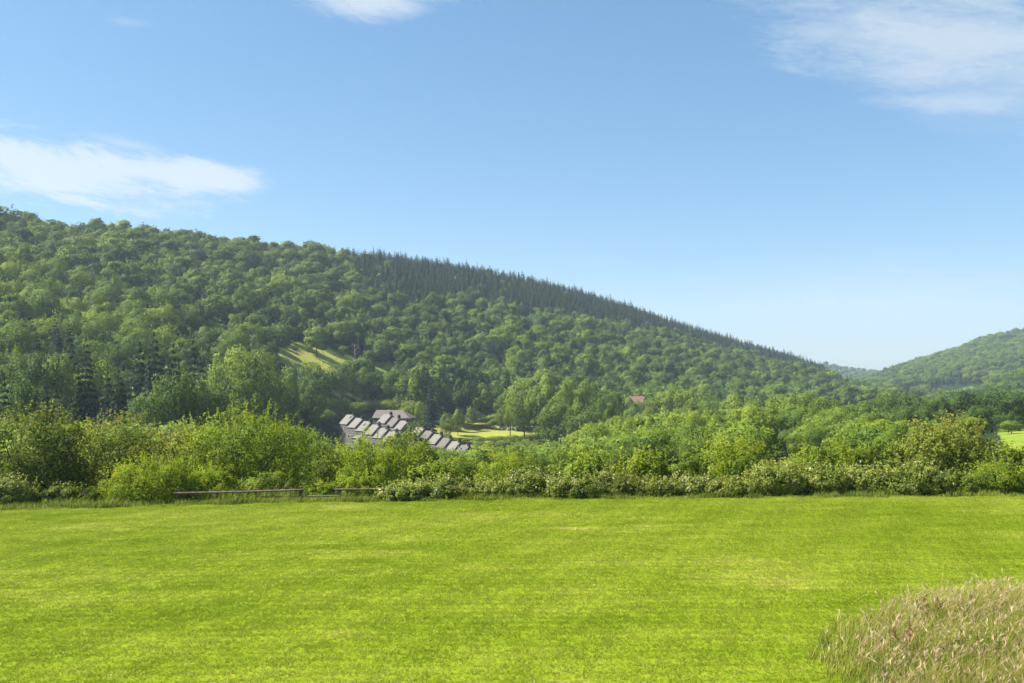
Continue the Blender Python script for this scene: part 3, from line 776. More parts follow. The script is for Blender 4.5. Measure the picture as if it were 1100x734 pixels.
for (X, Y, w), z, px, py in zip(VP, zz, ppx, ppy):
    onA = Y > A_Y0(px) - 15 and px < 965
    onD = px > 1000 and 640 < Y < 960
    if onA:
        if px > 388 + r.normal(0, 20) and py - 9 < con_bot(px) + r.normal(0, 2.5): continue
        if near_fixed(X, Y, w * .8): continue
        h = (6.3 + 1.28 * w) * r.uniform(.86, 1.16)
        if Y > A_Y0(px) + .72 * (A_Y1(px) - A_Y0(px)): h *= .82
        wpx = 2 * w / Y * FPX; top = HOR - FPX * (z + h - EYE) / Y
        if not clear_of_meadows(px, py, top, wpx, Y): continue
        if Y < 420 and in_poly(px, (py + top) / 2, HOUSE_ZONE): continue
        tn = .45 + .20 * float(noise2(np.array(X), np.array(Y), 70, 21)) + .12 * float(noise2(np.array(X), np.array(Y), 190, 23)) + r.normal(0, .12) - (.16 if r.random() < .14 else 0)
        if 280 < px < 470 and Y < 420: tn += .10
        if 40 < px < 250 and Y < 285: tn -= .20
        if px < 280 and Y < 300 and r.random() < (.45 if px > 40 else .15):
            plant(X, Y, h * 1.12, h * .32, CN, r.normal(.18, .1)); continue
        if r.random() < .045: continue
        if r.random() < .022: plant(X, Y, h * 1.12, h * .27, CN, r.normal(.4, .15)); continue
        plant(X, Y, h, w, B, np.clip(tn, .03, .97))
    elif onD:
        h = (6.0 + 1.0 * w) * r.uniform(.86, 1.16)
        if clear_of_meadows(px, py, py - 14, 10, Y): plant(X, Y, h, w, B, np.clip(tone_at(X, Y) - .05, .05, .9))
    elif px > 925 and 118 < Y < 245: continue
    elif Y < 640 and z < float(base_fall(Y)) + 14:
        # valley floor: only as tall as the view over the hedges shows
        tl = fill_top(px) + abs(r.normal(0, 7)) + (14 if px > 560 and Y < 185 else 0)
        h = min(EYE + (HOR - tl) / FPX * Y - z, r.uniform(9, 15))
        if h < 2.2: continue
        w = min(w, h * .6)
        top = HOR - FPX * (z + h - EYE) / Y
        if near_fixed(X, Y, w): continue
        if not clear_of_meadows(px, py, top, 2 * w / Y * FPX, Y): continue
        if Y > 290 and in_poly(px, min(py, 490), HOUSE_ZONE) and Y < 440: continue
        if 395 < Y < 600 and 470 < px < 585: continue
        plant(X, Y, h, w, B, np.clip(.60 + r.normal(0, .15), .1, .97))
# the conifer plantation along the ridge, planted close
pts = grid_points(560, 1150, 4.7, -.22, .42)
zz = ground_z(pts[:, 0], pts[:, 1]); ppx, ppy = proj(pts[:, 0], pts[:, 1], zz)
for (X, Y), z, px, py in zip(pts, zz, ppx, ppy):
    if Y < A_Y0(px) or Y > A_Y1(px) + 40 or px > 940: continue
    if not (px > 388 + r.normal(0, 20) and py - 9 < con_bot(px) + r.normal(0, 2.5)): continue
    u = r.random()
    if u < .02: plant(X, Y, r.uniform(9, 13), r.uniform(3, 5), B, r.normal(.6, .12)); continue
    h = r.normal(13.5, 1.7) * (1.15 if u > .94 else 1)
    plant(X, Y, np.clip(h, 7, 19), r.uniform(2.5, 4.2), CN, r.normal(.48, .2), plantation=True)
# right hill and the far gap
pts = grid_points(1000, 1800, 11.5, .32, .83)
zz = ground_z(pts[:, 0], pts[:, 1]); ppx, ppy = proj(pts[:, 0], pts[:, 1], zz)
for (X, Y), z, px, py in zip(pts, zz, ppx, ppy):
    if px < 870 or px > 1330: continue
    if 1 < (py - 404) / 10 < 2.4 and 1010 < px < 1062 and Y < 1500: continue
    h = r.uniform(9, 15)
    if noise2(np.array(X), np.array(Y), 260, 33) > .35 and r.random() < .7:
        plant(X, Y, h * 1.1, h * .24, CN, r.normal(.5, .12), far=True)
    else:
        plant(X, Y, h, h * r.uniform(.40, .72), B, np.clip(tone_at(X, Y), .05, .9), far=True)
pts = grid_points(1900, 2720, 26, .26, .46)
zz = ground_z(pts[:, 0], pts[:, 1]); ppx, ppy = proj(pts[:, 0], pts[:, 1], zz)
for (X, Y), z, px, py in zip(pts, zz, ppx, ppy):
    if noise2(np.array(X), np.array(Y), 300, 44) > .05 or (Y > 2640 and 885 < px < 928):
        h = r.uniform(11, 17); plant(X, Y, h, h * .6, B, np.clip(tone_at(X, Y), .1, .8), far=True)
for px in (887, 895, 900, 905, 909, 915, 921, 927):
    plant(wx(px, 2690), 2690, 20, 11, B, .35, far=True)
print("trees", len(TREES))

# which of them show largest in the picture: rough front-to-back coverage
def visible_area():
    order = sorted(range(len(TREES)), key=lambda i: TREES[i]['Y'])
    S = 2
    cov = np.zeros((734 * S, 1100 * S), bool)
    edge = tab([0, 60, 100, 200, 250, 310, 340, 360, 400, 430, 455, 480, 560, 640, 760, 830, 940, 1000, 1050, 1100], [440, 436, 448, 448, 436, 440, 468, 480, 474, 458, 468, 488, 486, 482, 478, 474, 470, 456, 458, 476])
    xs = np.arange(1100 * S) / S
    for i, x in enumerate(xs): cov[int(edge(x) * S):, i] = True
    vis = np.zeros(len(TREES))
    for i in order:
        t = TREES[i]
        px, pb = proj(t['X'], t['Y'], t['z']); hp = t['h'] / t['Y'] * FPX; wp = t['w'] / t['Y'] * FPX
        x0, x1 = int((px - wp) * S), int((px + wp) * S) + 1; y0, y1 = int((pb - hp) * S), int((pb - hp * .05) * S) + 1
        x0, x1 = max(0, x0), min(1100 * S, x1); y0, y1 = max(0, y0), min(734 * S, y1)
        if x1 <= x0 or y1 <= y0: continue
        yy, xx = np.mgrid[y0:y1, x0:x1]
        if t['kind'] == CN:
            f = np.clip((yy / S - (pb - hp)) / hp, 0, 1); m = np.abs(xx / S - px) < wp * f * .8
        else:
            cy = pb - hp * .52; m = ((xx / S - px) / wp) ** 2 + ((yy / S - cy) / (hp * .48)) ** 2 < .85
        sub = cov[y0:y1, x0:x1]
        vis[i] = (m & ~sub).sum() / S / S
        sub |= m
    return vis
vis = visible_area()
for t, v in zip(TREES, vis): t['vis'] = float(v)
def pick(kind, n):
    idx = [i for i, t in enumerate(TREES) if t['kind'] == kind and t['vis'] > 3]
    idx.sort(key=lambda i: -(TREES[i]['vis'] + (1e4 if 'label' in TREES[i] or TREES[i].get('fixed') else 0)))
    return set(idx[:n])
INDIV = pick(B, 296) | pick(CN, 270)

# materialise --------------------------------------------------------------------------
m_far_b = [mesh_of("crown", p, MAT["tree_far"]) for p in FAR_B]
m_near_b = [mesh_of("crown", p, MAT["tree"]) for p in NEAR_B]
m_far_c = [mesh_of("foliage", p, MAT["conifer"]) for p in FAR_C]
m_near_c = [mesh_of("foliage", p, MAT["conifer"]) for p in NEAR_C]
m_trunk = []
for k in range(4):
    r2 = np.random.default_rng(500 + k)
    m_trunk.append(trunk_mb(r2, 10, .19, 4.0).mesh("trunk", MAT["bark"], True))
mbx = MB(); mbx.tube([(0, 0, -.6), (0, 0, 3), (0.03, 0, 5), (0, 0, 8.2)], [.16, .12, .07, .01], 7)
m_ctrunk = mbx.mesh("trunk", MAT["bark"], True)

def tone_word(t, kind):
    if kind == CN: return "dark" if t < .3 else "grey-green" if t > .5 else "deep green"
    return "dark green" if t < .33 else "mid green" if t < .52 else "bright green" if t < .68 else "pale green"
def shape_word(t):
    a = t['w'] * 2 / t['h']
    return "slender" if a < .68 else "upright" if a < .82 else "rounded" if a < 1.0 else "spreading"
def place_words(t):
    px, pb = proj(t['X'], t['Y'], t['z']); py = pb - t['h'] / t['Y'] * FPX * .6
    if t.get('far') or t['Y'] > 1150:
        return ("on the far hill across the gap", "trees on the far hills")
    if px > 985 and t['Y'] > 600: return ("on the near shoulder of the distant hill", "trees on the far hills")
    on_hill = t['Y'] > A_Y0(px) - 15 and px < 965
    if t.get('grp') == 'birches': return ("in the tall clump beside the valley meadow", "tall trees beside the valley meadow")
    if t.get('grp') == 'meadow trees': return ("on the margin of the valley meadow", "trees round the valley meadow")
    if t.get('grp') == 'roof trees': return ("behind the grey terraced roofs", "trees behind the terraced roofs")
    if t.get('grp') == 'tree line': return ("in the dark row along the valley field", "row of trees along the valley field")
    if on_hill:
        f = (py - A_top(px)) / max(430 - A_top(px), 20)
        if f < .10: v = "on the hill's skyline"
        elif f < .28: v = "just below the hill's crest"
        elif f < .50: v = "on the upper hillside"
        elif f < .72: v = "halfway down the hillside"
        else: v = "at the foot of the hill"
        if f < .28: h_ = "above the meadow" if 250 < px < 420 else "over the conifers" if px < 250 else "by the plantation" if px < 560 else "by the gap"
        else: h_ = "above the dark conifers" if px < 230 else "beside the hillside meadow" if px < 430 else "above the valley meadow" if px < 600 else "above the red roof" if px < 740 else "near the valley gap"
        return (v + " " + h_, "broadleaf trees on the wooded hill")
    h_ = "behind the fence" if px < 330 else "before the terraced houses" if px < 500 else "below the meadow" if px < 620 else "by the red roof" if px < 760 else "beyond the brambles" if px < 950 else "near the field"
    return ("in the valley wood " + h_, "trees in the valley wood")
ORD = ["leftmost", "second from left", "third from left", "fourth from left", "fifth from left", "sixth from left", "seventh from left", "eighth from left", "ninth from left", "tenth from left"]
by_label = {}
for i in sorted(INDIV, key=lambda i: TREES[i]['X'] / TREES[i]['Y']):
    t = TREES[i]
    if t['kind'] == CN:
        if t.get('plantation'):
            px, pb = proj(t['X'], t['Y'], t['z']); f = pb - con_bot(px)
            top = pb - t['h'] / t['Y'] * FPX
            row = "on the skyline" if top < A_top(px) + 5 else "along the lower edge" if f > -2 else "in the body"
            loc = "near the crest" if px < 450 else "above the valley meadow" if px < 560 else "above the red roof" if px < 700 else "towards the gap"
            t['lab'] = f"{tone_word(t['tone'], CN)} plantation conifer {row} {loc}"
            t['group'] = "conifers of the hilltop plantation"
        else:
            pl = place_words(t)[0] if t.get('grp') != 'dark conifers' else "in the dark stand at the hill's foot"
            t['lab'] = f"{tone_word(t['tone'], CN)} pointed conifer {pl}"; t['group'] = "single conifers among the broadleaf woods"
    else:
        pl, g = place_words(t)
        t['lab'] = f"{shape_word(t)} {tone_word(t['tone'], B)} tree {pl}"; t['group'] = g
    if 'label' in t: t['lab'] = t['label']
    by_label.setdefault(t['lab'], []).append(i)
for lab, idx in by_label.items():
    if 1 < len(idx) <= 10:
        for k, i in enumerate(idx):
            TREES[i]['lab'] = lab + ", " + (ORD[k] if k < len(idx) - 1 or k == 0 else "rightmost")
    elif len(idx) > 10:
        for i in idx: TREES[i]['group'] = lab.replace(" tree ", " trees ").replace(" conifer ", " conifers ")
for i in INDIV:
    t = TREES[i]
    for a_, b_ in ((" in the valley wood ", " in the valley "), ("halfway down the hillside ", "on the hillside "), (" just below the hill's crest ", " below the crest "), (" on the hill's skyline ", " on the skyline "), (" plantation conifer ", " conifer ")):
        if len(t['lab'].replace('-', ' ').split()) > 15: t['lab'] = t['lab'].replace(a_, b_)
    if len(t['lab'].replace('-', ' ').split()) > 15: t['lab'] = t['lab'].replace(' at the foot of the hill ', ' at the hill foot ')
rr = np.random.default_rng(9)
for i in sorted(INDIV, key=lambda i: TREES[i]['Y']):
    t = TREES[i]; near = t['Y'] < 430
    if t['kind'] == B:
        e = empty("broadleaf_tree", (t['X'], t['Y'], t['z']), rr.uniform(0, 6.28))
        e.scale = (t['w'] / 4.4, t['w'] / 4.4, t['h'] / 10)
        c = link("crown", (lambda q: q[rr.integers(0, len(q))])(m_near_b if near else m_far_b), e); c["tone"] = t['tone']
        if near or 'label' in t: link("trunk", m_trunk[rr.integers(0, 4)], e)
    else:
        e = empty("conifer_tree", (t['X'], t['Y'], t['z']), rr.uniform(0, 6.28))
        cm = m_near_c if near else m_far_c
        e.scale = (t['w'] / (2.7 if near else 1.8),) * 2 + (t['h'] / 10,)
        c = link("foliage", cm[rr.integers(0, 5)], e); c["tone"] = t['tone']
        if near: link("trunk", m_ctrunk, e)
    tag(e, t['lab'], "tree", t['group'])
def rest(name, kind, cond, protos, mat, wdiv):
    idx = [i for i, t in enumerate(TREES) if i not in INDIV and t['kind'] == kind and cond(t)]
    if not idx: return
    P = np.array([[TREES[i]['X'], TREES[i]['Y'], TREES[i]['z']] for i in idx])
    n = len(idx)
    rot = np.zeros((n, 3)); rot[:, 2] = rr.uniform(0, 6.28, n)
    sc = np.array([[TREES[i]['w'] / wdiv, TREES[i]['w'] / wdiv, TREES[i]['h'] / 10] for i in idx])
    o = scatter(name, protos, [mat], P, rr.integers(0, len(protos), n), rot, sc, np.array([TREES[i]['tone'] for i in idx]))
    return o
far = lambda t: t.get('far', False)
o = rest("woodland", B, lambda t: not far(t), FAR_B, MAT["tree_far"], 4.4)
tag(o, "unbroken mass of smaller broadleaf trees covering the big wooded hill", "woodland", kind="stuff")
o = rest("conifer_plantation", CN, lambda t: not far(t), FAR_C, MAT["conifer"], 1.8)
tag(o, "rest of the dense dark conifer plantation along the hill's long ridge", "plantation", kind="stuff")
o = rest("distant_woodland", B, far, FAR_B, MAT["tree_far"], 4.4)
tag(o, "hazy woods over the distant hills beyond the valley gap", "woodland", kind="stuff")
o = rest("distant_conifer_wood", CN, far, FAR_C, MAT["conifer"], 1.8)
if o: tag(o, "hazy conifer stands among the woods of the distant hill", "woodland", kind="stuff")

# ================================================================== buildings
MAT["stone"] = plain_mat("grey_render_and_stone", (0.128, 0.118, 0.104), 0.9, 0.25, 1.5)
MAT["slate"] = plain_mat("weathered_slate", (0.150, 0.140, 0.119), 0.8, 0.22, 2.5)
MAT["slate2"] = plain_mat("brown_slate", (0.112, 0.099, 0.082), 0.85, 0.2, 2.0)
MAT["brick"] = plain_mat("dark_chimney_brick", (0.050, 0.036, 0.030), 0.9, 0.3, 3.0)
MAT["redtile"] = plain_mat("red_clay_tile", (0.11, 0.064, 0.048), 0.85, 0.3, 2.0)
MAT["pale"] = plain_mat("pale_render", (0.19, 0.175, 0.15), 0.9, 0.12, 1.5)
MAT["white"] = plain_mat("white_paint", (0.45, 0.45, 0.43), 0.5, 0.05, 2.0)
MAT["pane"] = plain_mat("dark_window_glass", (0.035, 0.042, 0.05), 0.08, 0.1, 1.0, spec=0.7)
MAT["blackwood"] = plain_mat("tarred_boards", (0.030, 0.026, 0.026), 0.8, 0.35, 3.0)
MAT["rail"] = plain_mat("grey_steel", (0.42, 0.42, 0.42), 0.5, 0.15, 3.0)
MAT["carpaint"] = plain_mat("pale_car_paint", (0.40, 0.43, 0.46), 0.25, 0.05, 2.0, spec=0.6)
MAT["rubber"] = plain_mat("tyre_rubber", (0.02, 0.02, 0.02), 0.9, 0.2, 4.0)

def gable_wall(mb, w, d, eave, ridge, foot):
    """Walls of one house: front at -y, gables at +-x, ridge along x."""
    x, y = w / 2, d / 2
    v = [(-x, -y, foot), (x, -y, foot), (x, y, foot), (-x, y, foot), (-x, -y, eave), (x, -y, eave), (x, y, eave), (-x, y, eave), (-x, 0, ridge), (x, 0, ridge)]
    mb.add(v, [(0, 1, 5, 4), (2, 3, 7, 6), (1, 2, 6, 5), (3, 0, 4, 7), (4, 5, 9, 8), (6, 7, 8, 9)])
    mb.add(v, [(5, 6, 9), (7, 4, 8)])
def roof_slabs(mb, w, d, eave, ridge, over=.25, th=.16, side=.05):
    x = w / 2 + side
    s = (ridge - eave) / (d / 2)
    ye, ze = d / 2 + over, eave - over * s
    for sg in (-1, 1):
        v = [(-x, sg * ye, ze + .03), (x, sg * ye, ze + .03), (x, sg * .0, ridge + .03), (-x, 0, ridge + .03)]
        u = [(a, b, c + th) for a, b, c in v]
        mb.add(v + u, [(0, 1, 2, 3), (7, 6, 5, 4), (0, 4, 5, 1), (1, 5, 6, 2), (2, 6, 7, 3), (3, 7, 4, 0)])
def window(parent, x, z, w, h, y, sill=True):
    f = MB()
    t = .09
    f.box((x - w / 2, y - .07, z), (x + w / 2, y - .004, z + t)); f.box((x - w / 2, y - .07, z + h - t), (x + w / 2, y - .004, z + h))
    f.box((x - w / 2, y - .066, z + t), (x - w / 2 + t, y - .004, z + h - t)); f.box((x + w / 2 - t, y - .066, z + t), (x + w / 2, y - .004, z + h - t))
    f.box((x - .03, y - .062, z + t), (x + .03, y - .004, z + h - t))
    o = f.build("window", MAT["white"], parent)
    g = MB(); g.box((x - w / 2 + t, y - .03, z + t), (x - .03, y - .006, z + h - t)); g.box((x + .03, y - .03, z + t), (x + w / 2 - t, y - .006, z + h - t))
    g.build("pane", MAT["pane"], o)
def terraced_house(loc, rz, label, k, roofmat, skylight=None, wide=5.0, foot=-7.0, chimney=True):
    e = empty("terraced_house", loc, rz)
    tag(e, label, "house", "grey terraced houses stepping down the slope")
    eave, ridge, d = 5.4, 8.7, 8.0
    mb = MB(); gable_wall(mb, wide, d, eave, ridge, foot); mb.build("wall", MAT["stone"], e)
    rb = MB(); roof_slabs(rb, wide, d, eave, ridge); rf = rb.build("roof", roofmat, e)
    if chimney:
        c = MB(); x = wide / 2 - .55
        c.box((x - .35, -.55, ridge - .8), (x + .35, .55, ridge + 1.0)); c.box((x - .42, -.62, ridge + 1.0), (x + .42, .62, ridge + 1.14))
        for q in (-.28, .28): c.tube([(x, q, ridge + 1.1), (x, q, ridge + 1.5)], [.13, .11], 8)
        c.build("chimney", MAT["brick"], rf)
    if skylight:
        s = (ridge - eave) / (d / 2)
        for (sx, t) in skylight:
            y = -d / 2 * (1 - t); z = eave + (ridge - eave) * t + .03 + .16
            m = MB(); h_ = .55
            v = [(sx - .4, y - h_, z - h_ * s + .02), (sx + .4, y - h_, z - h_ * s + .02), (sx + .4, y + h_, z + h_ * s + .02), (sx - .4, y + h_, z + h_ * s + .02)]
            u = [(a, b, c + .08) for a, b, c in v]
            m.add(v + u, [(3, 2, 1, 0), (4, 5, 6, 7), (0, 1, 5, 4), (1, 2, 6, 5), (2, 3, 7, 6), (3, 0, 4, 7)])
            m.build("skylight", MAT["pane"], rf)
    for x in (-1.15, 1.15): window(e, x, 3.3, 1.0, 1.35, -d / 2)
    window(e, -1.15, .9, 1.2, 1.4, -d / 2)
    db = MB(); db.box((.7, -d / 2 - .05, 0), (1.6, -d / 2 - .004, 2.05)); db.build("door", MAT["blackwood"], e)
    return e
TH = RAD(41)
ax = np.array([math.cos(TH), -math.sin(TH)])
def row(px, ridge_py, Y, n, drop, labels, start=0, mats=None, sky=None):
    p0 = np.array([wx(px, Y), Y]); z0 = EYE + (HOR - ridge_py) / FPX * Y - 8.7
    for k in range(n):
        if labels[k] is None: continue
        p = p0 + ax * 5.02 * k; z = z0 - drop * k
        terraced_house((p[0], p[1], z), -TH, labels[k], k, (mats or [MAT["slate"]])[k % len(mats or [1])], (sky or {}).get(k))
row(377.5, 446.0, 352, 6, 1.12,
    ["topmost grey terraced house of the nearer row with its front wall showing",
     "second terraced house down the nearer row, grey slate roof and dark chimney",
     "third terraced house down the nearer row with a dark roof window",
     "fourth terraced house down the nearer row, roof above the lime bush",
     "fifth terraced house down the nearer row, lower roof behind leaves",
     "sixth and lowest visible terraced house of the nearer row"],
    mats=[MAT["slate"]], sky={0: [(1.2, .72)], 2: [(.2, .6)]})
row(417, 445.5, 374, 10, 1.18,
    ["topmost terraced house of the farther row below the long hipped roof",
     "second terraced house down the farther row with a brick chimney",
     "third terraced house down the farther row, roof end against trees",
     None,
     "terraced house of the farther row just right of the sapling",
     "terraced house of the farther row between the sapling and the chimney roofs",
     "terraced house of the farther row with a pale slate roof below the meadow",
     "terraced house of the farther row with a squat chimney below the meadow",
     "second lowest terraced house of the farther row below the meadow",
     "lowest terraced house of the farther row half sunk in shrubs"],
    mats=[MAT["slate"], MAT["slate2"]])
def hipped_building():
    Y = 392; e = empty("hipped_roof_building", (wx(424, Y), Y, EYE + (HOR - 440.5) / FPX * Y - 8.5), RAD(-12))
    tag(e, "larger building with a long brown hipped roof behind the terraced rows", "building")
    mb = MB(); mb.box((-8.2, -4.5, -6), (8.2, 4.5, 5.2)); mb.build("wall", MAT["pale"], e)
    x, y, q = 8.7, 5.0, 5.0
    v = [(-x, -y, 5.15), (x, -y, 5.15), (x, y, 5.15), (-x, y, 5.15), (-x + .3, 0, 8.5), (x - q, 0, 8.5)]
    m = MB(); m.add(v, [(0, 1, 5, 4), (2, 3, 4, 5)]); m.add(v, [(1, 2, 5), (3, 0, 4)]); m.add(v, [(3, 2, 1, 0)])
    m.build("roof", MAT["slate2"], e)
    for xx in (-5.5, -2, 2, 5.5): window(e, xx, 2.8, 1.3, 1.4, -4.5)
hipped_building()
def cottage(px, ridge_py, Y, w, label, name, roofm, wallm, rz, cat="house", eave=3.6, ridge=6.2):
    e = empty(name, (wx(px, Y), Y, EYE + (HOR - ridge_py) / FPX * Y - ridge), rz)
    tag(e, label, cat)
    mb = MB(); gable_wall(mb, w, 7.0, eave, ridge, -6); mb.build("wall", wallm, e)
    rb = MB(); roof_slabs(rb, w, 7.0, eave, ridge); rf = rb.build("roof", roofm, e)
    for x in np.arange(-w / 2 + 1.4, w / 2 - .8, 2.4): window(e, float(x), 1.2, 1.1, 1.3, -3.5)
    c = MB(); c.box((w / 2 - 1.2, -.4, ridge - .6), (w / 2 - .5, .4, ridge + .9)); c.build("chimney", MAT["brick"], rf)
cottage(684, 426, 470, 10.0, "red-roofed house with pale walls half hidden by valley trees", "red_roofed_house", MAT["redtile"], MAT["pale"], RAD(-34))
cottage(359, 453, 378, 6.0, "small reddish roof peeping out beside the topmost terraced house", "small_house", MAT["redtile"], MAT["stone"], RAD(-20))
def lean_to(px, py, Y, label):
    e = empty("outbuilding", (wx(px, Y), Y, EYE + (HOR - py) / FPX * Y - 2.6), -TH); tag(e, label, "shed", "outbuildings behind the houses")
    mb = MB(); mb.box((-2, -1.5, -5), (2, 1.5, 2.0)); mb.build("wall", MAT["pale"], e)
    m = MB(); v = [(-2.2, -1.8, 1.95), (2.2, -1.8, 1.95), (2.2, 1.7, 2.65), (-2.2, 1.7, 2.65)]; u = [(a, b, c + .12) for a, b, c in v]
    m.add(v + u, [(3, 2, 1, 0), (4, 5, 6, 7), (0, 1, 5, 4), (1, 2, 6, 5), (2, 3, 7, 6), (3, 0, 4, 7)]); m.build("roof", MAT["slate"], e)
lean_to(385, 468.5, 338, "low grey lean-to roof in front of the nearer terrace row")
lean_to(339, 459.5, 352, "pale lean-to roof among bushes away from the terrace rows")

def ground_at(px, py, y0=300):
    Y = ray_ground(px, py, y0); return wx(px, Y), Y, float(ground_z(wx(px, Y), Y))
def field_shed():
    X, Y, z = ground_at(567, 463.5)
    e = empty("field_shed", (X, Y, z), RAD(4)); tag(e, "long low dark boarded shed at the meadow's far edge", "shed")
    s = 26 / FPX * Y / 2
    mb = MB(); mb.box((-s, -1.5, -.5), (s, 1.5, 2.3)); mb.build("wall", MAT["blackwood"], e)
    m = MB(); m.box((-s - .2, -1.8, 2.31), (s + .2, 1.8, 2.48)); m.build("roof", MAT["rail"], e)
    for f in (-.98, -.35, .33, .98):
        p = MB(); p.box((f * s - .12, -1.62, -.4), (f * s + .12, -1.51, 2.29)); p.build("post", MAT["rail"], e)
    d = MB(); d.box((-s * .8, -1.56, 0), (-s * .5, -1.51, 2.1)); d.build("door", MAT["brick"], e)
field_shed()
def vehicle(px, py, L, h, label, name, cat, rz):
    X, Y, z = ground_at(px, py)
    e = empty(name, (X, Y, z), rz); tag(e, label, cat)
    x = L / 2; w = .85
    prof = [(-x, .35), (-x + .05, .85), (-x * .55, h * .62), (-x * .35, h), (x * .55, h), (x * .9, h * .66), (x, .85), (x, .35)]
    v = [(a, s * w, b) for s in (-1, 1) for a, b in prof]; n = len(prof)
    m = MB(); m.add(v, [(i, (i + 1) % n, n + (i + 1) % n, n + i) for i in range(n)])
    m.add(v, [tuple(reversed(range(n))), tuple(range(n, 2 * n))])
    m.build("body", MAT["carpaint"], e)
    g = MB()
    for s in (-1, 1):
        y = s * (w + .012)
        g.add([(-x * .42, y, h * .66), (x * .62, y, h * .66), (x * .5, y, h * .93), (-x * .32, y, h * .93)], [(0, 1, 2, 3)])
    g.build("side_window", MAT["pane"], e)
    for a in (-x * .62, x * .62):
        for s in (-1, 1):
            q = MB(); q.tube([(a, s * w - .1, .33), (a, s * w + .1, .33)], [.33, .33], 14); 
            q.tube([(a, s * (w + .1), .33), (a, s * (w + .11), .33)], [.33, .01], 14)
            q.build("wheel", MAT["rubber"], e)
vehicle(548.5, 462.5, 4.0, 1.55, "small pale parked car beside the long dark shed", "parked_car", "car", RAD(20))
vehicle(539, 462, 4.2, 2.0, "grey-green parked van at the shed end of the meadow", "parked_van", "van", RAD(-15))
def glass_house():
    Y = 470; e = empty("greenhouse", (wx(517, Y), Y, EYE + (HOR - 444.5) / FPX * Y - 3.0), RAD(10)); tag(e, "small pale roofed outbuilding glinting among trees above the meadow", "outbuilding")
    mb = MB(); gable_wall(mb, 5.0, 3.5, 2.0, 3.0, -4); mb.build("wall", MAT["pale"], e)
    rb = MB(); roof_slabs(rb, 5.0, 3.5, 2.0, 3.0); rb.build("roof", MAT["carpaint"], e)
glass_house()
def pole(px, py, topy):
    X, Y, z = ground_at(px, py)
    m = MB(); h = (py - topy) / FPX * Y
    m.tube([(0, 0, -.5), (0, 0, h)], [.14, .10], 8); m.tube([(-.9, 0, h - .5), (.9, 0, h - .5)], [.06, .06], 6)
    o = m.build("utility_pole", MAT["rail"], None, (X, Y, z)); tag(o, "thin pale utility pole standing beside the dark shed", "pole")
pole(549.8, 462.8, 447)

# ================================================================== hedge, shrubs and fence
def shrub(px, top, wpx, Y, mat, label, leaf=.12, n=9000, puffs=26, shoots=50, sl=.35, style="", flowers=0.0, cat="shrub", name="shrub", depth=None, group=None, upright=.1, rust=0.0, seed=None, puff=(.17, .34)):
    X = wx(px, Y); z = float(ground_z(X, Y)) - .1
    h = EYE + (HOR - top) / FPX * Y - z
    h /= 1.06
    rx = wpx / 2 / FPX * Y; ry = depth or min(rx, max(1.2, h * .6)); rz = h * .56
    r = np.random.default_rng(seed or int((px + 500) * 31 + top))
    V, F, M, T, NR = blob_crown(r, (rx, ry, rz), h - rz, n, leaf, puffs, puff, -.9, shoots, sl, fill=.10, upright=upright, outward=.55)
    # skirt of leaves reaching the ground
    k = n // 4
    a = r.uniform(0, 2 * np.pi, k); q = np.sqrt(r.uniform(.25, 1, k)) * r.uniform(.8, 1.05, k)
    P = np.column_stack([np.cos(a) * q * rx * .92, np.sin(a) * q * ry * .92, r.uniform(0, h * .42, k)])
    V2, F2 = leaf_quads(r, P, unit(np.column_stack([np.cos(a), np.sin(a), np.full(k, .4)]) + r.normal(size=(k, 3)) * .6), leaf * r.uniform(.7, 1.3, k))
    V, F, M, T, NR = merge((V, F, M, T, NR), (V2, F2, np.zeros(k, int), np.clip(r.normal(.42, .2, k), 0, 1), unit(np.column_stack([np.cos(a), np.sin(a), np.full(k, .35)]))))
    mats = [MAT[mat], MAT["blossom"], MAT["rust"]]
    if flowers:
        hz = V[F[:, 0], 2] / h
        s = (r.random(len(F)) < .42 * flowers * np.clip(hz * 1.6, 0, 1.3)); M = np.where(s, 1, M)
    if rust:
        hz = V[F[:, 0], 2] / h
        s = (r.random(len(F)) < rust * np.clip((hz - .45) * 2, 0, 1)) & (T > .55); M = np.where(s, 2, M)
    e = empty(name, (X, Y, z)); tag(e, label, cat, group)
    c = mesh_of("foliage", (V, F, M, T, NR), mats); link("foliage", c, e)
    mb = MB()
    for j in range(7):
        a = j * 2.1 + r.uniform(-.5, .5); L = r.uniform(.4, .75)
        mb.tube([(.12 * math.cos(a), .12 * math.sin(a), -.2), (rx * .25 * math.cos(a), ry * .25 * math.sin(a), h * .35), (rx * L * math.cos(a), ry * L * math.sin(a), h * .72)], [.07, .05, .015], 5)
    mb.build("stem", MAT["bark"], e, smooth=True)
    return e
# back row -----------------------------------------------------------------------------
shrub(36, 430, 140, 50.5, "dark", "big dark hawthorn bush at the fence line's end with sunlit top", .13, 17000, 40, 130, .30, rust=.10, depth=2.6)
shrub(128, 444, 110, 54, "olive", "olive green bush with reddish shoot tips behind the feathery bush", .12, 12000, 30, 110, .34, rust=.18, depth=2.4)
shrub(203, 448, 70, 57, "olive", "smaller olive bush between the big hawthorn side and the bright bush", .12, 8000, 22, 70, .34, rust=.2)
shrub(265, 431, 152, 54.5, "fresh", "largest bright green bush behind the fence with a dark hollow", .13, 18000, 42, 150, .34, depth=2.8)
shrub(352, 464, 62, 60, "mid", "mid green bush behind the gap in the fence", .12, 8000, 24, 60, .3)
shrub(322, 456, 60, 63, "fresh", "leafy green bush rising just past the brightest large bush", .12, 8000, 22, 60, .3)
shrub(404, 462, 92, 57, "lime", "yellow-lime bush in front of the terraced roofs", .12, 13000, 30, 100, .36)
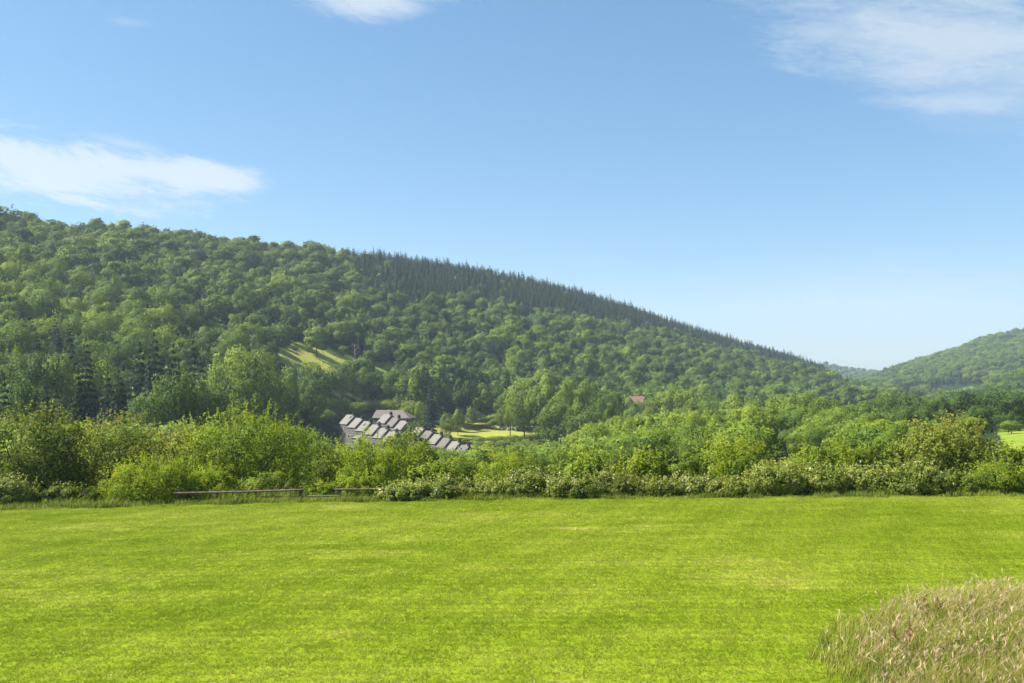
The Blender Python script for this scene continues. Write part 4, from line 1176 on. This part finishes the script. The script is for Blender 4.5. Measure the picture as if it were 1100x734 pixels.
shrub(444, 450, 36, 66, "mid", "slim grey-green sapling rising between the two rows of roofs", .13, 4500, 18, 60, .5, name="sapling", cat="sapling", upright=.35)
shrub(452, 470, 58, 62, "fresh", "fresh green bush at the foot of the slim sapling", .13, 7000, 20, 60, .35)
shrub(492, 484, 64, 60, "mid", "mid green bush under the lowest terraced roofs", .13, 8000, 24, 60, .3)
shrub(545, 486, 80, 58, "lime", "soft lime green bush behind the bramble hedge below the meadow", .11, 10000, 26, 90, .35)
shrub(562, 472, 62, 78, "mid", "broad mid green bush below the valley meadow", .16, 8000, 26, 50, .3)
shrub(610, 474, 58, 76, "mid", "rounded mid green bush next to the glossy-leaved bushes", .16, 7500, 24, 40, .28)
shrub(520, 478, 52, 82, "dark", "dark green bush under the shed side of the meadow", .17, 6000, 20, 40, .3)
shrub(462, 492, 56, 51, "fresh", "dark centred glossy bush in front of the lime bush", .17, 5000, 20, 40, .35)
shrub(634, 482, 66, 52, "fresh", "glossy light-leaved bush above the flowering bramble", .20, 4200, 22, 60, .42, upright=.3)
shrub(690, 483, 62, 52, "fresh", "upright glossy-leaved bush with pale pointed shoots", .20, 4200, 20, 70, .45, upright=.4)
shrub(737, 484, 44, 52.5, "mid", "rounded twiggy bush with a dark foot beside the glossy bushes", .11, 7000, 22, 50, .3, upright=.2)
shrub(790, 474, 84, 53, "lime", "sparse yellow-green bush with long thin shoots", .13, 7000, 22, 130, .55, upright=.2, rust=.12)
shrub(664, 474, 60, 84, "mid", "mid green bush further down behind the glossy bushes", .17, 6000, 22, 40, .3)
shrub(846, 495, 50, 54, "olive", "olive bush at the edge of the little yellow clearing", .12, 8000, 24, 80, .4)
shrub(892, 472, 96, 56, "fresh", "wide bright hedge bush behind the dark bramble mound", .15, 11000, 30, 80, .3)
shrub(945, 470, 76, 57, "mid", "mid green hedge bush left of the tall rusty-tipped bush", .15, 9000, 26, 70, .3)
shrub(1016, 450, 106, 54, "olive", "tall yellow-olive bush with a few rusty upper shoots", .15, 14000, 36, 150, .42, rust=.08, upright=.15)
shrub(1082, 476, 74, 52, "fresh", "bright green bush at the hedge's field end", .13, 10000, 28, 90, .32)
shrub(1140, 462, 90, 53, "mid", "mid green bush closing the hedge past the field view", .13, 9000, 26, 70, .3)
shrub(-70, 436, 110, 51, "mid", "mid green bush past the big dark hawthorn", .13, 9000, 28, 80, .3)
# feathery and low ones in front
shrub(163, 490, 108, 46.3, "lime", "feathery bright yellow-green bush beside the fence rail", .085, 16000, 34, 160, .32, upright=.25, depth=1.6)
shrub(228, 500, 50, 48.2, "lime", "bright lime bracken clump behind the fence rail", .10, 6000, 18, 80, .4, upright=.3, name="bracken_clump", cat="bracken")
shrub(14, 510, 66, 47.2, "bramble", "pale bramble patch under the big dark hawthorn", .10, 8000, 24, 60, .35, flowers=.06, name="bramble_bush", cat="bramble")
shrub(78, 520, 70, 47.6, "dark", "dark low undergrowth clump under the hawthorn's shade", .11, 5000, 18, 40, .4)
shrub(385, 508, 60, 49.5, "lime", "yellow-green low bush behind the second length of fence", .10, 7000, 20, 60, .35)
shrub(350, 516, 34, 48.4, "lime", "small yellow weed bush in the gap of the fence", .09, 3600, 14, 40, .4)
shrub(292, 504, 66, 49.6, "mid", "shaded green bush behind the fence's end post", .11, 6500, 20, 40, .3)
# flowering bramble hedge, bush by bush
bram = [(434, 516, 56, "bramble", .07, "over the end of the second fence"), (478, 514, 60, "bramble", .10, "below the dark glossy bush"), (524, 512, 62, "bramble", .09, "below the soft lime bush"), (568, 506, 60, "bramble", .09, "below the broad mid green bush"),
        (612, 507, 58, "bramble", .12, "below the glossy light-leaved bush"), (656, 509, 58, "olive", .10, "with straw grass between the glossy bushes"), (700, 509, 56, "olive", .12, "below the upright glossy bush"), (744, 512, 54, "bramble", .10, "below the rounded twiggy bush"),
        (788, 508, 58, "olive", .05, "below the sparse yellow-green bush"), (832, 502, 60, "bramble", .05, "below the olive bush"), (880, 498, 66, "bramble", .06, "below the wide bright hedge bush"), (930, 497, 64, "bramble", .10, "beside the tallest rusty bush"),
        (980, 500, 60, "bramble", .06, "below the tall rusty-tipped bush"), (1026, 504, 58, "mid", .03, "with few flowers below the rusty-tipped bush"), (1072, 498, 62, "fresh", .02, "with hardly any flowers at the field end"), (1120, 500, 60, "bramble", .03, "past the hedge's field end")]
jog = [3, -4, 5, -3, 2, -5, 4, -2, 6, -6, 1, 4, -5, 2, -3, 0]
for k, (px, top, w, mt, fl, where) in enumerate(bram):
    shrub(px, top + jog[k], w * (1.0 + .07 * (k * 7 % 5)), 44.9 if k == 0 else 45.2 + (k * 5 % 4) * .35, mt, "flowering bramble bush of the front hedge " + where, .10, 8500, 24 + k * 3 % 11, 90, .36 + .05 * (k % 3), flowers=fl, name="bramble_bush", cat="bramble", group="bramble bushes of the front hedge", depth=1.3, puff=(.14, .32), upright=.06 * (k % 4))

def fence(x_posts, rail_from, rail_to, low, label):
    Y = 45.3
    e = empty("wooden_fence", (wx(x_posts[0], Y), Y, float(ground_z(wx(x_posts[0], Y), Y)))); tag(e, label, "fence", "lengths of low wooden fence")
    X0, z0 = e.location.x, e.location.z
    f = lambda px: wx(px, Y) - X0
    g = lambda px: float(ground_z(wx(px, Y), Y)) - z0
    for i, p in enumerate(x_posts):
        m = MB(); x = f(p); t = .055 if i not in (0, len(x_posts) - 1) else .07
        m.box((x - t, -t, g(p) - .4), (x + t, t, g(p) + .60 + (.06 if t > .06 else 0)))
        m.build("post", MAT["timber"], e)
    m = MB()
    m.tube([(f(rail_from), -.12, g(rail_from) + .51), ((f(rail_from) + f(rail_to)) / 2, -.125, (g(rail_from) + g(rail_to)) / 2 + .50), (f(rail_to), -.12, g(rail_to) + .52)], [.055, .048, .052], 8); m.build("top_rail", MAT["timber"], e)
    if low:
        m = MB(); m.tube([(f(low[0]), -.12, g(low[0]) + .19), (f(low[1]), -.12, g(low[1]) + .18)], [.05, .042], 8); m.build("low_rail", MAT["timber"], e)
fence([194, 235, 277, 324.5], 190, 327, (283, 328), "low wooden fence length beside the feathery bush, rails weathered brown")
fence([366, 408], 361, 434, (330, 402), "low wooden fence length running into the flowering bramble")

# ------------------------------------------------------------------ long grass, blades as real strips
def grass_strips(r, P, h, lean, width, tint, mat=0, segs=3):
    """Bent tapering strips. lean: (n,2) horizontal offset of the tip."""
    n = len(P); a = r.uniform(0, 2 * np.pi, n)
    side = np.column_stack([np.cos(a), np.sin(a), np.zeros(n)]) * width[:, None] / 2
    rows = []
    for k in range(segs + 1):
        t = k / segs
        c = P + np.column_stack([lean * t ** 1.8, h * (t - .12 * t * t)])
        wd = (1 - t) ** .7 if k < segs else .12
        rows.append(np.stack([c - side * wd, c + side * wd], 1))
    V = np.stack(rows, 1).reshape(n, -1, 3); base = np.arange(n)[:, None, None] * (2 * (segs + 1))
    f = np.array([[2 * k, 2 * k + 1, 2 * k + 3, 2 * k + 2] for k in range(segs)])
    F = (base + f[None]).reshape(-1, 4)
    nr = unit(np.column_stack([np.cos(a) * .35, np.sin(a) * .35, np.full(n, 1.0)]))
    return V.reshape(-1, 3), F, np.full(len(F), mat, int), np.repeat(np.clip(tint, 0, 1), segs), np.repeat(nr, segs, 0)
def seed_heads(r, P, h, lean, size, tint, mat, per=5):
    """Feathery heads: a few narrow plumes along the top of the stalk."""
    n = len(P)
    tip = P + np.column_stack([lean, h * .88]); d = unit(np.column_stack([lean * 1.8, h * .76]))
    j = np.repeat(np.arange(n), per)
    base = tip[j] - d[j] * (size[j] * r.uniform(.35, 1.0, n * per))[:, None]
    out = unit(d[j] + r.normal(0, .22, (n * per, 3)))
    L = size[j] * r.uniform(.35, .60, n * per)
    a = r.uniform(0, 2 * np.pi, n * per); sd = np.column_stack([np.cos(a), np.sin(a), np.zeros(n * per)]) * (L * r.uniform(.045, .085, n * per))[:, None]
    p0, p1, p2 = base, base + out * (L * .55)[:, None], base + out * L[:, None]
    V = np.stack([p0, p1 - sd, p2, p1 + sd], 1).reshape(-1, 3)
    F = np.arange(4 * n * per).reshape(-1, 4)
    nr = unit(np.column_stack([np.cos(a) * .4, np.sin(a) * .4, np.full(n * per, .9)]))
    return V, F, np.full(len(F), mat, int), np.clip(tint[j] + r.normal(0, .15, n * per), 0, 1), nr
wind = np.array([.35, -.06])
def tall_grass():
    r = np.random.default_rng(61)
    n0 = 250000
    X = r.uniform(4.5, 21.5, n0); Y = r.uniform(9.5, 24.5, n0)
    e = np.hypot((X - 13.2) / 6.8, (Y - 17.0) / 6.7) + .05 * noise2(X, Y, 1.6, 66) + .025 * noise2(X, Y, .5, 67)
    z = ground_z(X, Y) + .02
    # the clump thins and shortens towards its ragged rim
    rim = np.interp(1 - e, [-.03, .03, .10, .22, .40], [.05, .30, .62, .92, 1.0])
    ok = (e < 1.03) & (r.random(n0) < .10 + .9 * rim)
    X, Y, z, rim = X[ok], Y[ok], z[ok], rim[ok]
    n = len(X)
    patch = noise2(X, Y, 2.4, 71); tuft = noise2(X, Y, .75, 72)
    ok = r.random(n) < np.clip(.75 + .55 * tuft, .12, 1)           # tussocks with gaps between
    X, Y, z, rim, patch, tuft = (q[ok] for q in (X, Y, z, rim, patch, tuft)); n = len(X)
    h = (.26 + .74 * rim) * (1 + .22 * np.exp(-((X - 11.4) / 2.2) ** 2)) * r.uniform(.45, 1.05, n) * (1 + .16 * patch + .16 * tuft)
    tallest = r.random(n) < .07
    h = np.where(tallest, h * 1.4, h)
    h = np.clip(h, .12, 1.4)
    lean = wind[None] * h[:, None] * r.uniform(-.2, 1.5, (n, 1)) + r.normal(0, .30, (n, 2)) * h[:, None]
    P = np.column_stack([X, Y, z])
    tint = .45 + .34 * patch + r.normal(0, .22, n) + .12 * (1 - rim)
    G = grass_strips(r, P, h, lean, r.uniform(.006, .014, n), tint, segs=4)
    hd = (r.random(n) < .07 + .26 * np.clip(noise2(X, Y, 2.0, 83), 0, 1)) & (h > .45)
    S = seed_heads(r, P[hd], h[hd], lean[hd], r.uniform(.14, .30, hd.sum()), r.uniform(.15, .95, hd.sum()), 1, 7)
    k = 62000; j = r.integers(0, n, k)
    P2 = P[j] + r.normal(0, .06, (k, 3)) * np.array([1, 1, 0])
    h2 = h[j] * r.uniform(.3, .75, k)
    G2 = grass_strips(r, P2, h2, r.normal(0, .40, (k, 2)) * h2[:, None], r.uniform(.010, .026, k), .20 + r.normal(0, .15, k) + .16 * noise2(P2[:, 0], P2[:, 1], 2.0, 91))
    o = link("tall_grass", mesh_of("tall_grass", merge(G, S, G2), [MAT["long_grass"], MAT["seed"]]))
    tag(o, "unmown clump of tall seeding meadow grass, straw and pinkish heads, on the lawn", "tall grass", kind="stuff")
tall_grass()
def dock(px, py, h, label, seed):
    r = np.random.default_rng(seed)
    Y = EYE / ((py - HOR) / FPX); X = wx(px, Y)
    Y = min(Y, 40)
    e = empty("dock_plant", (X, Y, float(ground_z(X, Y)))); tag(e, label, "weed", "docks in the tall grass")
    st = MB(); SV = []
    for k in range(7):
        a = r.uniform(0, 6.28); q = r.uniform(.05, .3); hh = h * r.uniform(.7, 1.05)
        p = np.array([[0.04 * math.cos(a), .04 * math.sin(a), 0], [q * .6 * math.cos(a), q * .6 * math.sin(a), hh * .5], [q * math.cos(a) * 1.3, q * math.sin(a) * 1.3, hh]])
        st.tube(p, [.010, .008, .004], 5)
        m = 90; t = r.uniform(.42, 1, m); c = p[0] + (p[2] - p[0]) * t[:, None] + r.normal(0, .026, (m, 3))
        SV.append(c)
    st.build("stalk", MAT["dock"], e)
    C = np.concatenate(SV); V, F = leaf_quads(r, C, unit(r.normal(size=C.shape)), r.uniform(.025, .05, len(C)), .8)
    link("seeds", mesh_of("seeds", (V, F, np.zeros(len(F), int), r.random(len(F)), np.tile(np.array([[0, 0, 1.0]]), (len(F), 1))), MAT["dock"]), e)
    k = 26; a = r.uniform(0, 6.28, k); C = np.column_stack([np.cos(a) * .22, np.sin(a) * .22, r.uniform(.1, h * .55, k)])
    V, F = leaf_quads(r, C, unit(np.column_stack([np.cos(a), np.sin(a), np.full(k, .7)])), r.uniform(.14, .28, k), .35)
    link("leaves", mesh_of("leaves", (V, F, np.zeros(k, int), r.random(k), np.tile(np.array([[0, 0, 1.0]]), (len(F), 1))), MAT["dark"]), e)
dock(996, 679, .95, "reddish-brown dock stalks at the back of the tall grass", 5)
dock(963, 712, .92, "rusty dock stalks with dark leaves towards the tall grass's near edge", 6)
def nettles(px, py, w, h, label, seed):
    r = np.random.default_rng(seed)
    Y = EYE / ((py - HOR) / FPX); X = wx(px, Y)
    e = empty("nettle_patch", (X, Y, float(ground_z(X, Y)))); tag(e, label, "weed", "leafy weeds in the tall grass")
    n = 900; C = np.column_stack([r.normal(0, w / 2, n), r.normal(0, w / 2.5, n), r.uniform(.15, h, n)])
    V, F = leaf_quads(r, C, unit(r.normal(size=(n, 3)) * .5 + np.array([0, 0, 1])), r.uniform(.05, .10, n), .55)
    link("leaves", mesh_of("leaves", (V, F, np.zeros(n, int), r.random(n), np.tile(np.array([[0, 0, 1.0]]), (len(F), 1))), MAT["mid"]), e)
    st = MB()
    for k in range(14):
        x, y = r.normal(0, w / 2.4), r.normal(0, w / 3); st.tube([(x, y, 0), (x + .03, y, h * .5), (x, y + .03, h)], [.006, .005, .003], 4)
    st.build("stem", MAT["mid"], e)
nettles(1046, 722, .75, .85, "leafy green weed patch inside the tall grass below its crest", 8)
nettles(1072, 712, .6, .8, "smaller leafy green weed patch at the tall grass's shaded side", 12)

def edge_grass():
    """Unmown fringe at the foot of the hedge."""
    r = np.random.default_rng(45)
    n = 52000
    X = r.uniform(-42, 42, n); Y = 43.85 + .28 * noise2(X, X * 0, 2.6, 31) + np.abs(r.normal(0, 1.25, n))
    z = ground_z(X, Y)
    px, _ = proj(X, Y, z)
    big = .17 + .20 * noise2(X, Y, 3.0, 14) + .10 * noise2(X, Y, 1.3, 18)
    big = np.where((px > 190) & (px < 330) & (Y > 45.6), big + .42, big)
    big = np.where((px > 190) & (px < 460) & (Y < 45.2), big + .06, big)
    big = np.where((px > 60) & (px < 140), big + .10, big)
    h = np.clip(big * r.uniform(.5, 1.4, n), .08, 1.5)
    lean = wind[None] * h[:, None] * r.uniform(0, 1.1, (n, 1)) + r.normal(0, .18, (n, 2)) * h[:, None]
    P = np.column_stack([X, Y, z])
    tint = .22 + .20 * noise2(X, Y, 2.8, 15) + r.normal(0, .16, n)
    G = grass_strips(r, P, h, lean, r.uniform(.018, .034, n), tint, segs=2)
    hd = (r.random(n) < .05) & (h > .5)
    S = seed_heads(r, P[hd], h[hd], lean[hd], r.uniform(.16, .3, hd.sum()), r.uniform(.4, 1, hd.sum()), 1, 7)
    o = link("long_grass", mesh_of("long_grass", merge(G, S), [MAT["long_grass"], MAT["seed"]]))
    tag(o, "fringe of unmown grass along the foot of the hedge and fence", "grass", kind="stuff")
edge_grass()

# ------------------------------------------------------------------ mown blades and clover flowers
def mown_grass():
    r = np.random.default_rng(3)
    protos = []
    for k in range(4):
        m = 150; n = m * 4                                    # little tufts, each with its own height and green
        c = r.uniform(-.32, .32, (m, 2)); j = np.repeat(np.arange(m), 4)
        P = np.column_stack([c[j] + r.normal(0, .009, (n, 2)), np.full(n, -.005)])
        h = (r.uniform(.026, .056, m)[j]) * r.uniform(.6, 1.3, n); lean = r.normal(0, .6, (n, 2)) * h[:, None]
        protos.append(grass_strips(r, P, h, lean, r.uniform(.008, .015, n), r.normal(.5, .11, m)[j] + r.normal(0, .26, n), segs=1))
    s = .46
    pts = []
    for y in np.arange(12.0, 44.3, s):
        hw = y * .66 + 4
        x = np.arange(-hw, hw, s)
        pts.append(np.column_stack([x + r.uniform(-.1, .1, len(x)), np.full(len(x), y) + r.uniform(-.1, .1, len(x))]))
    pts = np.concatenate(pts); n = len(pts)
    P = np.column_stack([pts, ground_z(pts[:, 0], pts[:, 1]) + .03])
    rot = np.zeros((n, 3)); rot[:, 2] = r.integers(0, 4, n) * np.pi / 2 + r.uniform(-.2, .2, n)
    zs = 1 + .35 * noise2(pts[:, 0], pts[:, 1], 2.5, 19)
    sc = np.column_stack([np.ones(n), np.ones(n), np.clip(zs, .5, 1.6)])
    o = scatter("grass", protos, [MAT["blade"]], P, r.integers(0, 4, n), rot, sc, np.full(n, .5))
    tag(o, "short mown bright green grass covering the lawn", "grass", kind="stuff")
    # clover heads
    k = 26000
    Y = r.uniform(13, 45, k); X = r.uniform(-1, 1, k) * (Y * .64 + 2)
    den = noise2(X * .5, Y, 4.0, 27) + .5 * noise2(X * .6, Y, 1.5, 28)
    px, py = proj(X, Y, ground_z(X, Y))
    d1 = np.exp(-((px - 385) / 70) ** 2 - ((py - 618 + (px - 385) * .10) / 7) ** 2) + .8 * np.exp(-((px - 880) / 60) ** 2 - ((py - 645) / 8) ** 2)
    ok = r.random(k) < np.clip((den - .55) * .55, 0, .35) + .55 * d1
    X, Y = X[ok], Y[ok]; m = len(X)
    P = np.column_stack([X, Y, ground_z(X, Y) + .03 + r.uniform(.035, .06, m)])
    V, F = leaf_quads(r, P, unit(r.normal(size=(m, 3)) * .4 + np.array([0, -.4, 1])), r.uniform(.018, .034, m), 1.0)
    o = link("clover_flowers", mesh_of("clover_flowers", (V, F, np.zeros(m, int), r.random(m), np.tile(np.array([[0, 0, 1.0]]), (len(F), 1))), MAT["blossom"]))
    tag(o, "tiny white clover flowers scattered in patches through the mown lawn", "flowers", kind="stuff")
mown_grass()

# ================================================================== valley air
def haze():
    m, n, l = new_mat("haze_air")
    v = N(n, "ShaderNodeVolumePrincipled")
    v.inputs["Color"].default_value = (0.70, 0.85, 1.0, 1)
    v.inputs["Density"].default_value = 0.00014
    v.inputs["Anisotropy"].default_value = 0.2
    o = N(n, "ShaderNodeOutputMaterial"); l.new(v.outputs[0], o.inputs["Volume"])
    mb = MB(); mb.box((-6100, -90, -45), (6100, 4100, 330))
    tag(mb.build("haze", m), kind="stuff")
haze()
